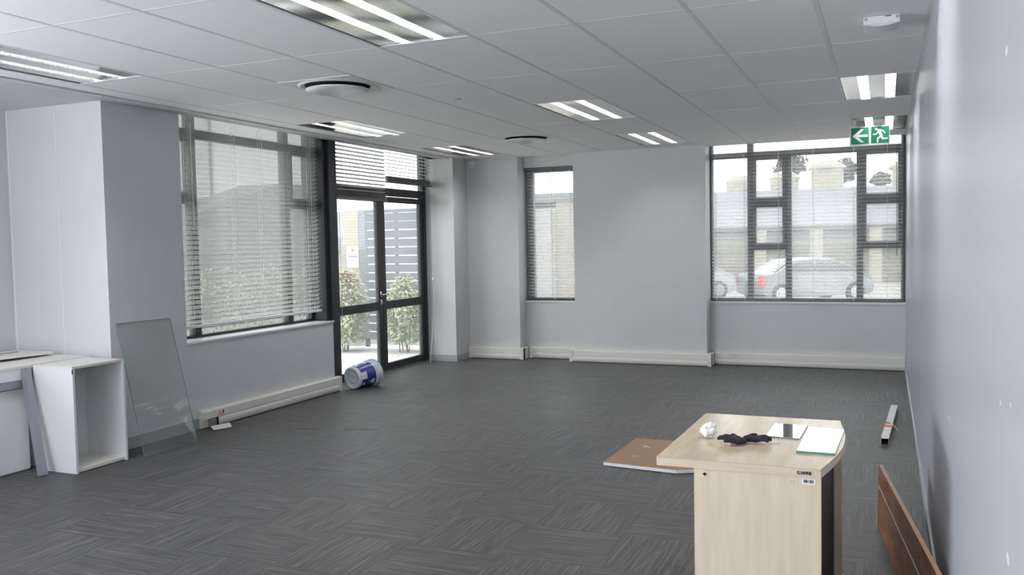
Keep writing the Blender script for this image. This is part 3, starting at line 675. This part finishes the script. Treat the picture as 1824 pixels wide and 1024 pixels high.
# mirror tiles
def mirror(name, poly, z, th, label, edge='sheetedge', dz=0):
    o = thing(name, (sum(p[0] for p in poly)/4, sum(p[1] for p in poly)/4, z), label, 'mirror tile', 'mirror tiles on the desk')
    MB().prism(poly, z, z+th, 2).build('glass_body', edge, o)
    c = Vector((sum(p[0] for p in poly)/4, sum(p[1] for p in poly)/4, 0))
    MB().prism([tuple((Vector((*p, 0))-c).xy*.992+c.xy) for p in poly], z+th, z+th+.0004, 2).build('mirror_face', 'mirror', o)
    return o
mirror('mirror_tile', [(-.668,3.690),(-.535,3.678),(-.524,3.955),(-.662,3.955)], DT, .005, 'smaller mirror tile with a green glass edge, the left one on the desk')
mirror('mirror_tile', [(-.527,3.440),(-.389,3.447),(-.374,3.905),(-.519,3.925)], DT, .006, 'longer mirror tile at the bowed right edge of the desk')

# ------------------------------------------------------------------ boards and tube on the floor, right side
m = MB(); A = [Vector((-.253,5.06,0)), Vector((-.040,3.30,0))]; Bt = [Vector((-.243,5.06,.328)), Vector((-.012,3.30,.328))]
dv = (A[1]-A[0]).normalized(); nx = Vector((dv.y, -dv.x, 0)); nx = nx if nx.x > 0 else -nx; tk = nx*.018
t = thing('veneer_board', (-.15, 4.2, 0), 'long reddish brown veneered board standing on edge by the right wall', 'board')
nx2 = tk; A2 = [A[0], Vector((-.058,3.36,0))]; B2 = [Bt[0]-tk*.2, Vector((-.030,3.36,.328))]
vs = [A2[0],A2[1],B2[1],B2[0]]; vs = vs+[v+nx2 for v in vs]
F8 = [(0,1,2,3),(7,6,5,4),(0,4,5,1),(1,5,6,2),(2,6,7,3),(3,7,4,0)]
MB().add(vs, F8).build('board_face', 'wood', t)
up_ = Vector((0,0,.0025)); vt = [B2[0],B2[1],B2[1]+nx2,B2[0]+nx2]; MB().add([v+Vector((0,0,.0002)) for v in vt]+[v+up_ for v in vt], [(3,2,1,0),(4,5,6,7),(0,1,5,4),(1,2,6,5),(2,3,7,6),(3,0,4,7)]).build('board_edge', 'woodedge', t)
def on(u, h): return (A2[0].lerp(A2[1], u)).lerp(B2[0].lerp(B2[1], u), h)
o_ = -nx2.normalized()*.0012
vs = [on(0,.655)+o_, on(1,.625)+o_, on(1,.640)+o_, on(0,.668)+o_]; vs = vs+[v-o_*1.2 for v in vs]
MB().add(vs, F8).build('light_inlay_line', 'trunk', t)
t = thing('square_metal_tube', (-.175, 7.75, 0), 'dull aluminium square tube with orange tape on the carpet near the right wall', 'metal tube')
P0, P1 = Vector((-.218,7.02,.029)), Vector((-.140,8.45,.029))
m = MB(); d_ = (P1-P0).normalized(); x_ = d_.cross(Vector((0,0,1))).normalized()
w2 = .027; wi = .024; vs = []
for c_ in (P0, P1):
    for r_ in (w2, wi):
        for a, b_ in ((-1,-1),(1,-1),(1,1),(-1,1)): vs.append(c_+x_*a*r_+Vector((0,0,1))*b_*r_)
fs = []
for i in range(4):
    j = (i+1) % 4; fs += [(i,j,j+8,i+8), (j+4,i+4,i+12,j+12), (j,i,i+4,j+4), (i+8,j+8,j+12,i+12)]
m.add(vs, fs).build('tube_body', 'alu', t)
MB().bar(P0.lerp(P1,.3)+Vector((0,0,.0005)), P0.lerp(P1,.36)+Vector((0,0,.0005)), .056, .056).build('orange_tape', 'orange', t)
MB().tube([(-.215,7.62,.060),(-.178,7.60,.061),(-.140,7.50,.045),(-.118,7.42,.030)], .005, 8).build('clip_rod', 'alu', t, smooth=True)
# hardboard sheet
t = thing('hardboard_panel', (-1.65, 6.15, 0), 'brown hardboard panel with white edges lying flat on the carpet behind the desk', 'board')
pl = [(-2.02,5.79),(-1.50,5.735),(-1.38,5.80),(-1.02,5.86),(-1.05,6.62),(-2.0,6.58)]
MB().prism(pl, .004, .026, 2).build('white_core', 'whitelam', t, bevel=.001); MB().prism([((x+1.6)*.997-1.6, (y-6.15)*.996+6.15) for x, y in pl], .026, .0275, 2).build('brown_face', 'hard', t)
m = MB()
for (x, y, r) in ((-1.86,6.33,.016),(-1.83,6.31,.010),(-1.87,6.02,.010),(-1.84,6.03,.008)): m.lathe([(0,.0006),(r,.0005),(r*1.1,0)], (x,y,.0275), n=9)
m.build('paint_spot', 'bucket', t)

# ------------------------------------------------------------------ furniture at the left
t = thing('open_shelf_box', (-5.63, 4.6, 0), 'white open fronted shelf box standing empty beside the leaning glass', 'shelf unit')
bx0, bx1, by0, by1, bz = -5.822, -5.435, 4.388, 4.838, .757
MB().box((bx0, by0, 0), (bx1, by0+.018, bz-.018)).build('side_panel', 'whitelam', t, bevel=.0008)
MB().box((bx0, by1-.018, 0), (bx1+.008, by1, bz-.018)).build('side_panel', 'whitelam', t, bevel=.0008)
MB().box((bx0, by0, bz-.018), (bx1, by1, bz)).build('top_panel', 'creamlam', t, bevel=.0008)
MB().box((bx0+.006, by0+.018, .006), (bx1-.006, by1-.018, .026)).build('bottom_panel', 'creamlam', t)
MB().box((bx0, by0+.018, .026), (bx0+.008, by1-.018, bz-.018)).build('back_panel', 'whitelam', t)
MB().box((bx1-.004, by0-.001, bz-.052), (bx1+.001, by0+.004, bz-.020)).build('edge_clip', 'dark', t)
t = thing('work_table', (-6.2, 3.7, 0), 'white table with slanted silver grey legs in the alcove at the left edge', 'table')
MB().box((-6.62, 2.9, .738), (-5.850, 4.425, .758)).build('tabletop', 'creamlam', t, bevel=.001)
MB().box((-5.870, 2.9, .660), (-5.852, 4.40, .738)).build('fascia', 'whitelam', t)
fr = MB().box((-5.885, 2.95, .605), (-5.850, 4.36, .658)).build('cross_rail', 'silver', t)
for y, fy in ((4.33, 4.285), (3.0, 2.96)):
    MB().bar((-5.842, y+.012, .735), (-5.640, fy, .0), .052, .042, upv=(1,0,0)).build('leg', 'silver', t)
MB().bar((-6.58, 4.33, .735), (-6.60, 4.285, 0), .052, .042, upv=(1,0,0)).build('leg', 'silver', t); MB().bar((-6.58, 3.0, .735), (-6.60, 2.96, 0), .052, .042, upv=(1,0,0)).build('leg', 'silver', t)
o = MB().box((-6.52, 3.25, .0), (-5.90, 4.385, .598)); t2 = thing('low_cabinet', (-6.2, 3.8, 0), 'low white cabinet pushed under the table at the left edge', 'cabinet')
o.build('carcass', 'whitelam', t2, bevel=.001); MB().box((-5.898, 3.26, .012), (-5.880, 4.378, .594)).build('front_panel', 'whitelam', t2, bevel=.001)
t = thing('side_cabinet', (-6.1, 4.65, 0), 'white cabinet in the alcove corner, behind the open shelf box', 'cabinet')
MB().box((-6.40, 4.45, 0), (-5.865, 4.90, .736)).build('carcass', 'whitelam', t, bevel=.001); MB().box((-6.42, 4.435, .736), (-5.858, 4.915, .757)).build('cabinet_top', 'creamlam', t, bevel=.001)
t = thing('loose_worktop', (-6.4, 4.3, .758), 'cream white loose panel lying on the table and cabinet at the left edge', 'panel')
vs = [(-6.19,3.5,.795),(-6.195,4.87,.768),(-6.66,4.90,.760),(-6.66,3.5,.775)]; vs = vs+[(x,y,z+.018) for x,y,z in vs]
MB().add(vs, [(0,3,2,1),(4,5,6,7),(0,1,5,4),(1,2,6,5),(2,3,7,6),(3,0,4,7)]).build('panel_board', 'creamlam', t, bevel=.001)
m = MB(); m.bar((-6.36,4.05,.8065),(-6.40,4.72,.795),.010,.004); m.build('dark_slot', 'rail', t)
m = MB(); m.lathe([(0,.002),(.014,.002),(.016,0)], (-6.27,4.45,.794), n=12); m.bar((-6.25,4.15,.798),(-6.27,4.36,.7965),.018,.004); m.build('screw_hole', 'wood', t)
# leaning glass sheet
c0, c1, c2, c3 = Vector((-5.355,4.925,.003)), Vector((-5.345,5.475,.003)), Vector((-5.692,5.575,.995)), Vector((-5.692,5.018,1.00))
nrm = (c1-c0).cross(c3-c0).normalized(); nrm = nrm if nrm.x > 0 else -nrm
t = thing('glass_sheet', ((c0+c1)/2), 'greenish clear glass sheet leaning against the left wall under the window edge', 'glass sheet')
q4 = [c0,c1,c2,c3]; back = [v-nrm*.006 for v in q4]
mid = [v-nrm*.003 for v in q4]
MB().add(q4+back, [(0,1,2,3),(7,6,5,4)]).build('sheet_pane', 'sheet', t)
m = MB(); m.add([v-nrm*.0004 for v in q4]+[v-nrm*.0056 for v in q4]+[v+((sum(q4, Vector())/4)-v).normalized()*.003-nrm*.0004 for v in q4]+[v+((sum(q4, Vector())/4)-v).normalized()*.003-nrm*.0056 for v in q4],
    sum([[(i,(i+1)%4,(i+1)%4+4,i+4),(i+8,i+12,(i+1)%4+12,(i+1)%4+8),(i,i+8,(i+1)%4+8,(i+1)%4),(i+4,(i+1)%4+4,(i+1)%4+12,i+12)] for i in range(4)], []))
m.build('sheet_edge', 'sheetedge', t)

# ------------------------------------------------------------------ paint bucket by the door
P0 = Vector((-5.575, 8.055, .122)); P1 = Vector((-5.50, 8.38, .150)); ax = (P1-P0).normalized(); LB = (P1-P0).length
t = thing('paint_bucket', (-5.51, 8.24, 0), 'white plastic paint bucket with a blue label lying on its side by the glass door', 'bucket')
MB().lathe([(0,.012),(.098,.012),(.104,.0),(.118,.0),(.122,.004),(.140,LB*.80),(.1405,LB*.82)], P0, ax, n=48).build('bucket_body', 'bucket', t, smooth=True)
MB().lathe([(.1405,LB*.80),(.150,LB*.81),(.150,LB*.84),(.1425,LB*.85),(.1425,LB*.92),(.148,LB*.925),(.148,LB*.945),(.1425,LB*.95)], P0, ax, n=48).build('rim_ring', 'bucket', t, smooth=True)
MB().lathe([(.1425,LB*.95),(.154,LB*.955),(.154,LB*1.0),(.146,LB*1.01),(.140,LB*.99),(0,LB*.985)], P0, ax, n=48).build('lid', 'bucket', t, smooth=True)
MB().lathe([(.1240,LB*.10),(.1385,LB*.72)], P0, ax, n=48).build('blue_label', 'blue', t, smooth=True)
def patch(a0, a1, h0, h1, mt, nm, parent):
    r0 = .1248+(.1385-.1240)*(h0-.10)/.62; r1 = .1248+(.1385-.1240)*(h1-.10)/.62
    return MB().lathe([(r0,LB*h0),(r1,LB*h1)], P0, ax, n=8, a0=math.radians(a0), a1=math.radians(a1)).build(nm, mt, parent, smooth=True)
for a0 in (-30, 95, 215):
    patch(a0, a0+36, .12, .34, 'bucket', 'label_panel', t); patch(a0+54, a0+68, .16, .26, 'creamlam', 'label_badge', t); patch(a0+44, a0+66, .52, .66, 'bucket', 'label_panel', t)
for k in range(3): patch(20+90*k, 24+90*k, .42, .50, 'trunk', 'label_stripe', t)
MB().lathe([(.030,.0125),(.034,.0105),(.060,.0105),(.064,.0125)], P0, ax, n=36, a1=2*PI).build('base_ring', 'bucket', t, smooth=True)

# ------------------------------------------------------------------ outside, beyond the glass door
struct(MB().box((-13.5, 2.0, -.25), (-6.0, 12.36, -.06)).build('patio_floor', 'patio'))
struct(MB().box((-80, 11.35, -1.0), (60, 120, -.55)).build('parking_ground', 'asphalt'))
struct(MB().box((-80, -30, -1.0), (-13.5, 11.3, -.2)).build('garden_ground', 'grass'))
m = MB().box((-8.32, 12.1, -.3), (-8.06, 12.38, 2.14)).build('gate_pillar', 'cream'); tag(m, 'cream plastered gate pillar outside the glass door', 'pillar')
m = MB(); m.box((-9.05, 12.14, -.3), (-8.325, 12.34, 2.13)); m = m.build('garden_wall', 'stone'); tag(m, 'grey block wall behind the shrubs, left of the gate pillar', 'wall')
t = thing('slatted_gate', (-6.9, 12.4, -.06), 'slate grey gate of wide horizontal boards beyond the patio', 'gate')
m = MB()
gx0, gx1 = -8.03, -6.02
for k in range(15):
    z = .06+k*.1355; m.box((gx0+.05, 12.055, z), (gx1-.02, 12.075, z+.1195))
m.build('board_panel', 'gate', t)
for x in (gx0, -7.37, -6.70, gx1-.05): MB().box((x, 12.075, .03), (x+.045, 12.12, 2.09)).build('gate_post', 'gate', t)
MB().box((gx0, 12.05, 2.085), (gx1, 12.095, 2.14)).build('top_rail', 'gate', t)
for x in (gx0+.12, -6.4):
    m = MB(); m.tube([(x-.03,12.065,-.028),(x+.03,12.065,-.028)], .032, 12); m.box((x-.035,12.05,.0),(x+.035,12.09,.075)); m.build('gate_wheel', 'black', t)
t = thing('paper_notice', (-8.11, 12.09, 1.4), 'white paper notice with a few printed lines fixed to the gate pillar', 'notice')
MB().box((-8.285, 12.094, 1.22), (-8.065, 12.0995, 1.55)).build('paper_sheet', 'paper', t)
m = MB(); m.box((-8.20, 12.091, 1.49), (-8.14, 12.0938, 1.505))
for z in (1.42, 1.40, 1.385): m.box((-8.265, 12.091, z), (-8.085, 12.0938, z+.008))
m.box((-8.19, 12.091, 1.325), (-8.15, 12.0938, 1.332)); m.build('printed_lines', 'ink', t)
m = MB(); m.box((-8.58, 12.06, 1.48), (-8.46, 12.135, 1.72)); m.box((-8.56, 12.05, 1.60), (-8.48, 12.06, 1.69)); m = m.build('intercom_box', 'bucket'); tag(m, 'pale blue grey intercom box on the grey block wall', 'intercom')
m = MB().box((-12.1, 17.0, -.6), (-9.3, 17.2, 2.0)).build('gate_gap_panel', 'paper'); m.name = 'gate_gap_backing'; tag(m, 'white panel added beyond the gate to brighten the gaps between its boards', 'wall')  # put in behind the gate so the gaps between boards look bright
def shrub(label, cx, cy, rx, ry, z0, z1, n, seed, red=0.0, stems=6):
    rnd = random.Random(seed); t = thing('shrub', (cx, cy, -.06), label, 'shrub', 'shrubs on the patio')
    m = MB()
    for k in range(stems):
        a = rnd.uniform(0, 2*PI); x1 = cx+rx*.5*math.cos(a); y1 = cy+ry*.5*math.sin(a)
        m.tube([(cx+rnd.uniform(-.08,.08), cy+rnd.uniform(-.05,.05), -.06), ((cx+x1)/2, (cy+y1)/2, (z0+z1)*.35), (x1, y1, z0+(z1-z0)*.8)], .010, 5, r1=.004)
    m.build('stems', 'bark', t)
    G = MB(); R_ = MB()
    for k in range(n):
        u = rnd.random()**.5; a = rnd.uniform(0, 2*PI); h = rnd.random(); zz = z0+(z1-z0)*h
        prof = math.sin(PI*min(1, .18+h*.80))**.6
        lump = .8+.35*noise.noise(Vector((math.cos(a)*2, math.sin(a)*2, h*4+seed)))
        p = Vector((cx+rx*u*prof*lump*math.cos(a), cy+ry*u*prof*lump*math.sin(a), zz+.10*noise.noise(Vector((a*2, h*3, seed)))))
        d = Vector((math.cos(a)+rnd.uniform(-.6,.6), math.sin(a)+rnd.uniform(-.6,.6), rnd.uniform(-.7,.5))).normalized()
        s = d.cross(Vector((0,0,1))).normalized(); L_ = rnd.uniform(.055,.10); W_ = L_*.26; nu = s.cross(d)
        vs = [p, p+d*L_*.5+s*W_-nu*.004, p+d*L_-Vector((0,0,.008)), p+d*L_*.5-s*W_-nu*.004, p+d*L_*.5+nu*.004]
        (R_ if rnd.random() < red*(h**2) else G).add(vs, [(0,1,4),(1,2,4),(2,3,4),(3,0,4)])
    G.build('foliage', 'leaf', t)['kind'] = 'stuff'
    if R_.f: R_.build('reddish_foliage', 'leafred', t)['kind'] = 'stuff'
shrub('leafy green shrub with reddish tips seen through the left door leaf', -7.93, 11.42, .52, .36, .10, 1.18, 4600, 3, red=.55)
shrub('leafy green shrub in front of the gate, seen through the right door leaf', -6.92, 11.55, .43, .30, .10, 1.05, 3400, 5, red=.05)
shrub('sparse green shrub at the right end of the gate', -6.24, 11.6, .18, .2, .25, 1.02, 300, 9)
# fallen leaves on the paving
fl_ = MB(); rnd = random.Random(2)
for k in range(26):
    x, y = rnd.uniform(-7.3,-6.7), rnd.uniform(10.9,11.3); a = rnd.uniform(0,6.28); r = rnd.uniform(.012,.022)
    fl_.add([(x+r*math.cos(a),y+r*math.sin(a),-.058),(x-r*.5*math.sin(a),y+r*.5*math.cos(a),-.050),(x-r*math.cos(a),y-r*math.sin(a),-.057),(x+r*.5*math.sin(a),y-r*.5*math.cos(a),-.05)], [(0,1,2,3)])
o = fl_.build('fallen_leaves', 'leafred'); tag(o, 'scatter of reddish fallen leaves on the paving outside the door', 'fallen leaves', kind='stuff')
# neighbour buildings seen through the big left window
t = thing('neighbour_building', (-26, 20, -.2), 'tall pale grey building seen through the big left window', 'building')
MB().box((-30, 10, -.2), (-22, 31, 16)).build('building_wall', 'facade', t)
m = MB()
for y in (13.0, 19.5, 24.3): m.box((-22.0, y, -.2), (-21.9, y+.08, 16))
m.build('drain_pipe', 'roof2', t)
t = thing('sloping_roof_building', (-17.7, 17, -.5), 'darker grey building with a sloping roof line outside the big left window', 'building')
MB().prism([(9.0,-.5),(9.0,2.0),(17.4,2.2),(18.1,2.5),(19.3,2.85),(20.7,3.22),(21.7,3.5),(24.4,3.55),(24.4,-.5)], -18.5, -17, 0).build('gable_wall', 'roof', t)
o = MB(); rnd = random.Random(4)
for k in range(4500):
    p = Vector((rnd.uniform(-15.3,-14.6), rnd.uniform(11.2,22.5), rnd.uniform(-.5,1.0)+.12*math.sin(rnd.random()*6))); d = Vector((rnd.uniform(-1,1),rnd.uniform(-1,1),rnd.uniform(-.6,1))).normalized(); s = d.cross(Vector((0,0,1))).normalized()
    o.add([p, p+d*.06+s*.025, p+d*.12, p+d*.06-s*.025], [(0,1,2,3)])
o = o.build('hedge', 'hedge'); tag(o, 'low green hedge outside the big left window', 'hedge', kind='stuff')

# ------------------------------------------------------------------ outside the back windows
t = thing('neighbour_shed', (-7.5, 20, -.55), 'cream and grey outbuilding seen through the narrow window', 'building')
MB().box((-7.55, 20.0, -.55), (-5.0, 24, 2.55)).build('cream_wall', 'cream', t); MB().box((-10.5, 19.6, -.55), (-7.56, 23, 2.35)).build('grey_wall', 'stone', t); MB().box((-11, 19.9, 2.56), (-4.9, 24.2, 2.75)).build('roof_slab', 'roof2', t)
# parked cars
CARX = -4.35
def car(label, ox, oy, rz, paint, group):
    t = thing('parked_car', (0,0,0), label, 'car', group); L_ = 4.2; W_ = 1.70
    side = [(0.0,.35),(0.02,.75),(0.10,.98),(0.55,1.03),(1.25,1.42),(2.0,1.48),(2.7,1.44),(3.15,1.30),(3.75,1.02),(4.05,.92),(4.2,.62),(4.2,.30)]
    low = [(3.85,.22),(3.75,.48),(3.45,.62),(3.15,.48),(3.05,.22),(1.10,.22),(1.0,.48),(.70,.62),(.40,.48),(.30,.22)]
    # loft the outline across the width, tucking the roof inwards
    pr = side+low; n = len(pr); vs = []; K = 6
    for k in range(K+1):
        u = -1+2*k/K
        for (x, z) in pr:
            tk_ = max(0, z-.95)/.55; y = u*W_/2*(1-.20*tk_); x2 = x+(L_/2-x)*.03*abs(u)**3
            vs.append((x2, y, z-.03*abs(u)**3*(z > .9)))
    fs = [(k*n+i, k*n+(i+1)%n, (k+1)*n+(i+1)%n, (k+1)*n+i) for k in range(K) for i in range(n)]+[tuple(range(n))[::-1], tuple(range(K*n, K*n+n))]
    MB().add(vs, fs).build('car_body', paint, t)
    for sg in (-1, 1):
        y = sg*(W_/2)
        def wy(z): return y*(1-.20*max(0, z-.95)/.55)+sg*.004
        m = MB()
        for poly in ([(.95,1.05),(1.38,1.36),(1.98,1.40),(1.98,1.04)], [(2.05,1.04),(2.05,1.40),(2.65,1.37),(3.05,1.24),(3.45,1.04)]):
            k = len(poly); m.add([(x, wy(z), z) for x, z in poly]+[(x, wy(z)-sg*.012, z) for x, z in poly], [tuple(range(k)), tuple(range(k,2*k))[::-1]]+[(i,(i+1)%k,(i+1)%k+k,i+k) for i in range(k)])
        m.build('side_windows', 'carglass', t)
        for x in (.70, 3.45):
            wh = MB().lathe([(0,-.09),(.30,-.09),(.33,-.06),(.33,.06),(.30,.09),(0,.09)], (x, y*.94, .33), (0,1,0), n=24).build('wheel', 'tyre', t, smooth=False)
            MB().lathe([(0,.094),(.19,.094),(.21,.088)], (x, y*.94, .33), (0,sg,0), n=16).build('hub_cap', 'alu', wh)
        MB().add([(4.13,y*.80,.98),(4.20,y*.97,.70),(4.02,y*1.0,.70),(3.95,y*.98,1.0),(3.74,y*.90,1.28),(3.66,y*.84,1.34)], [(0,1,2,3),(0,3,4,5)]).build('headlamp', 'bucket', t) if False else None
        m = MB(); a_ = [(-.015,y*.78,.92),(.06,y*.97,.90),(.16,y*1.006,.84),(.16,y*1.006,.62),(.02,y*.99,.60),(-.02,y*.80,.62)]; m.add(a_, [(0,1,4,5),(1,2,3,4)])
        m.add([(.42,y*.955,1.03),(.62,y*.955,1.06),(1.0,y*.80,1.40),(.93,y*.80,1.40)], [(0,1,2,3)]) if False else None
        m.build('tail_light', 'taillight', t)
    MB().add([(.60,-.66,1.05),(.60,.66,1.05),(1.22,.60,1.40),(1.22,-.60,1.40)], [(0,1,2,3)]).build('rear_window', 'carglass', t)
    t.location = (ox, oy, -.55); t.rotation_euler = (0, 0, rz); return t
car('silver hatchback with a red tail light parked outside, at the centre of the right window', CARX, 29.3, math.radians(38), 'carsilver', 'parked cars')
car('white hatchback parked outside, at the left of the right window', CARX-4.5, 29.8, math.radians(38), 'carwhite', 'parked cars')
# boundary wall with palisade fence
m = MB(); m.box((-40, 44, -.55), (30, 44.25, .82)); m = m.build('boundary_wall', 'beigewall'); tag(m, 'low grey boundary wall behind the parked cars', 'wall')
t = thing('palisade_fence', (-4, 44.1, .82), 'palisade fence with vertical pickets on top of the boundary wall', 'fence')
m = MB()
for k in range(230):
    x = -24+k*.145
    if (k//14) % 3 == 2 and False: continue
    m.box((x, 44.1, .82), (x+.055, 44.13, 1.78))
m.build('pickets', 'picket', t); m = MB(); m.box((-24, 44.13, 1.0), (9.5, 44.16, 1.05)); m.box((-24, 44.13, 1.6), (9.5, 44.16, 1.65)); m.build('fence_rail', 'picket', t)
for k, x in enumerate((-19.5, -9.0, -6.1, -3.5, -.9, 2.5)):
    o = MB().box((x, 43.95, -.55), (x+.55, 44.3, 1.95)).build('fence_pillar', 'cream'); tag(o, None, 'pillar', 'fence pillars'); o['label'] = 'cream pillar in the palisade fence on the boundary wall'
o = struct(MB().box((-60, 44.3, -.5), (40, 52, 1.35)).build('grass_bank', 'grass'))
# long building with towers
t = thing('long_roofed_building', (-8, 60, -.5), 'long low building with a grey roof behind the fence', 'building')
MB().box((-60, 58, -.5), (20, 65.9, 2.2)).build('building_wall', 'outwall', t); 
MB().prism([(57.2,2.15),(57.2,2.35),(63,4.3),(66,4.3),(66,2.15)], -60, -14.0, 0).build('roof', 'roof2', t); MB().prism([(57.2,2.15),(57.2,2.35),(63,4.9),(66,4.9),(66,2.15)], -13.9, 4.0, 0).build('roof', 'roof2', t)
MB().box((-60, 57.1, 2.05), (4, 57.25, 2.25)).build('gutter', 'roof', t)
for k, (x, z, w_) in enumerate(((-10.6, 5.6, 1.5), (-7.6, 5.7, 1.7), (-4.9, 6.3, 2.0), (0.2, 6.1, 2.0))):
    t = thing('roof_turret', (x+w_/2, 64.5, 4.0), 'cream %s turret on the grey roof, %s' % (('square','square','domed','square')[k], ('leftmost of the four','second from the left','below the dark trees','rightmost, near the exit sign')[k]), 'turret', 'cream turrets on the roof')
    MB().box((x, 63.5, 4.0), (x+w_, 65.5, z)).build('turret_wall', 'cream', t)
    MB().lathe([(w_*.62,z-.05),(w_*.62,z+.08),(w_*.45,z+.38),(w_*.2,z+.55),(0,z+.6)], (x+w_/2, 64.5, 0), n=20).build('turret_cap', 'cream', t)
def tree(x, y, h, r, seed, label):
    t = thing('distant_tree', (x, y, 0), label, 'tree', 'distant trees behind the roof')
    m = MB().tube([(x,y,0),(x+.1,y,h*.5),(x,y,h*.8)], .25, 8, r1=.1); m.build('trunk', 'bark', t)
    rnd = random.Random(seed); m = MB()
    for k in range(2600):
        a, b_ = rnd.uniform(0,2*PI), rnd.uniform(-1,1); rr = r*(rnd.random()**.4)*(.75+.5*noise.noise(Vector((math.cos(a)*1.7,math.sin(a)*1.7,b_*2+seed))))
        c = Vector((x+rr*math.cos(a)*math.sqrt(1-b_*b_), y+rr*math.sin(a)*math.sqrt(1-b_*b_), h-r*.75+rr*b_*.75))
        d = Vector((rnd.uniform(-1,1),rnd.uniform(-1,1),rnd.uniform(-1,1))).normalized(); s = d.cross(Vector((0,0,1))).normalized(); q = .19
        m.add([c-d*q, c+s*q*.6, c+d*q, c-s*q*.6], [(0,1,2,3)])
    m.build('crown', 'crown', t)['kind'] = 'stuff'
tree(-7.4, 76, 8.6, 1.6, 1, 'dark round tree behind the domed turret, left one of the pair'); tree(-3.6, 78, 8.3, 1.7, 2, 'dark round tree behind the domed turret, right one of the pair')
tree(-.6, 78, 6.9, .9, 3, 'small pointed tree right of the domed turret'); tree(-24.5, 77, 8.0, 2.0, 6, 'bushy tree behind the roof at the left part of the narrow window')
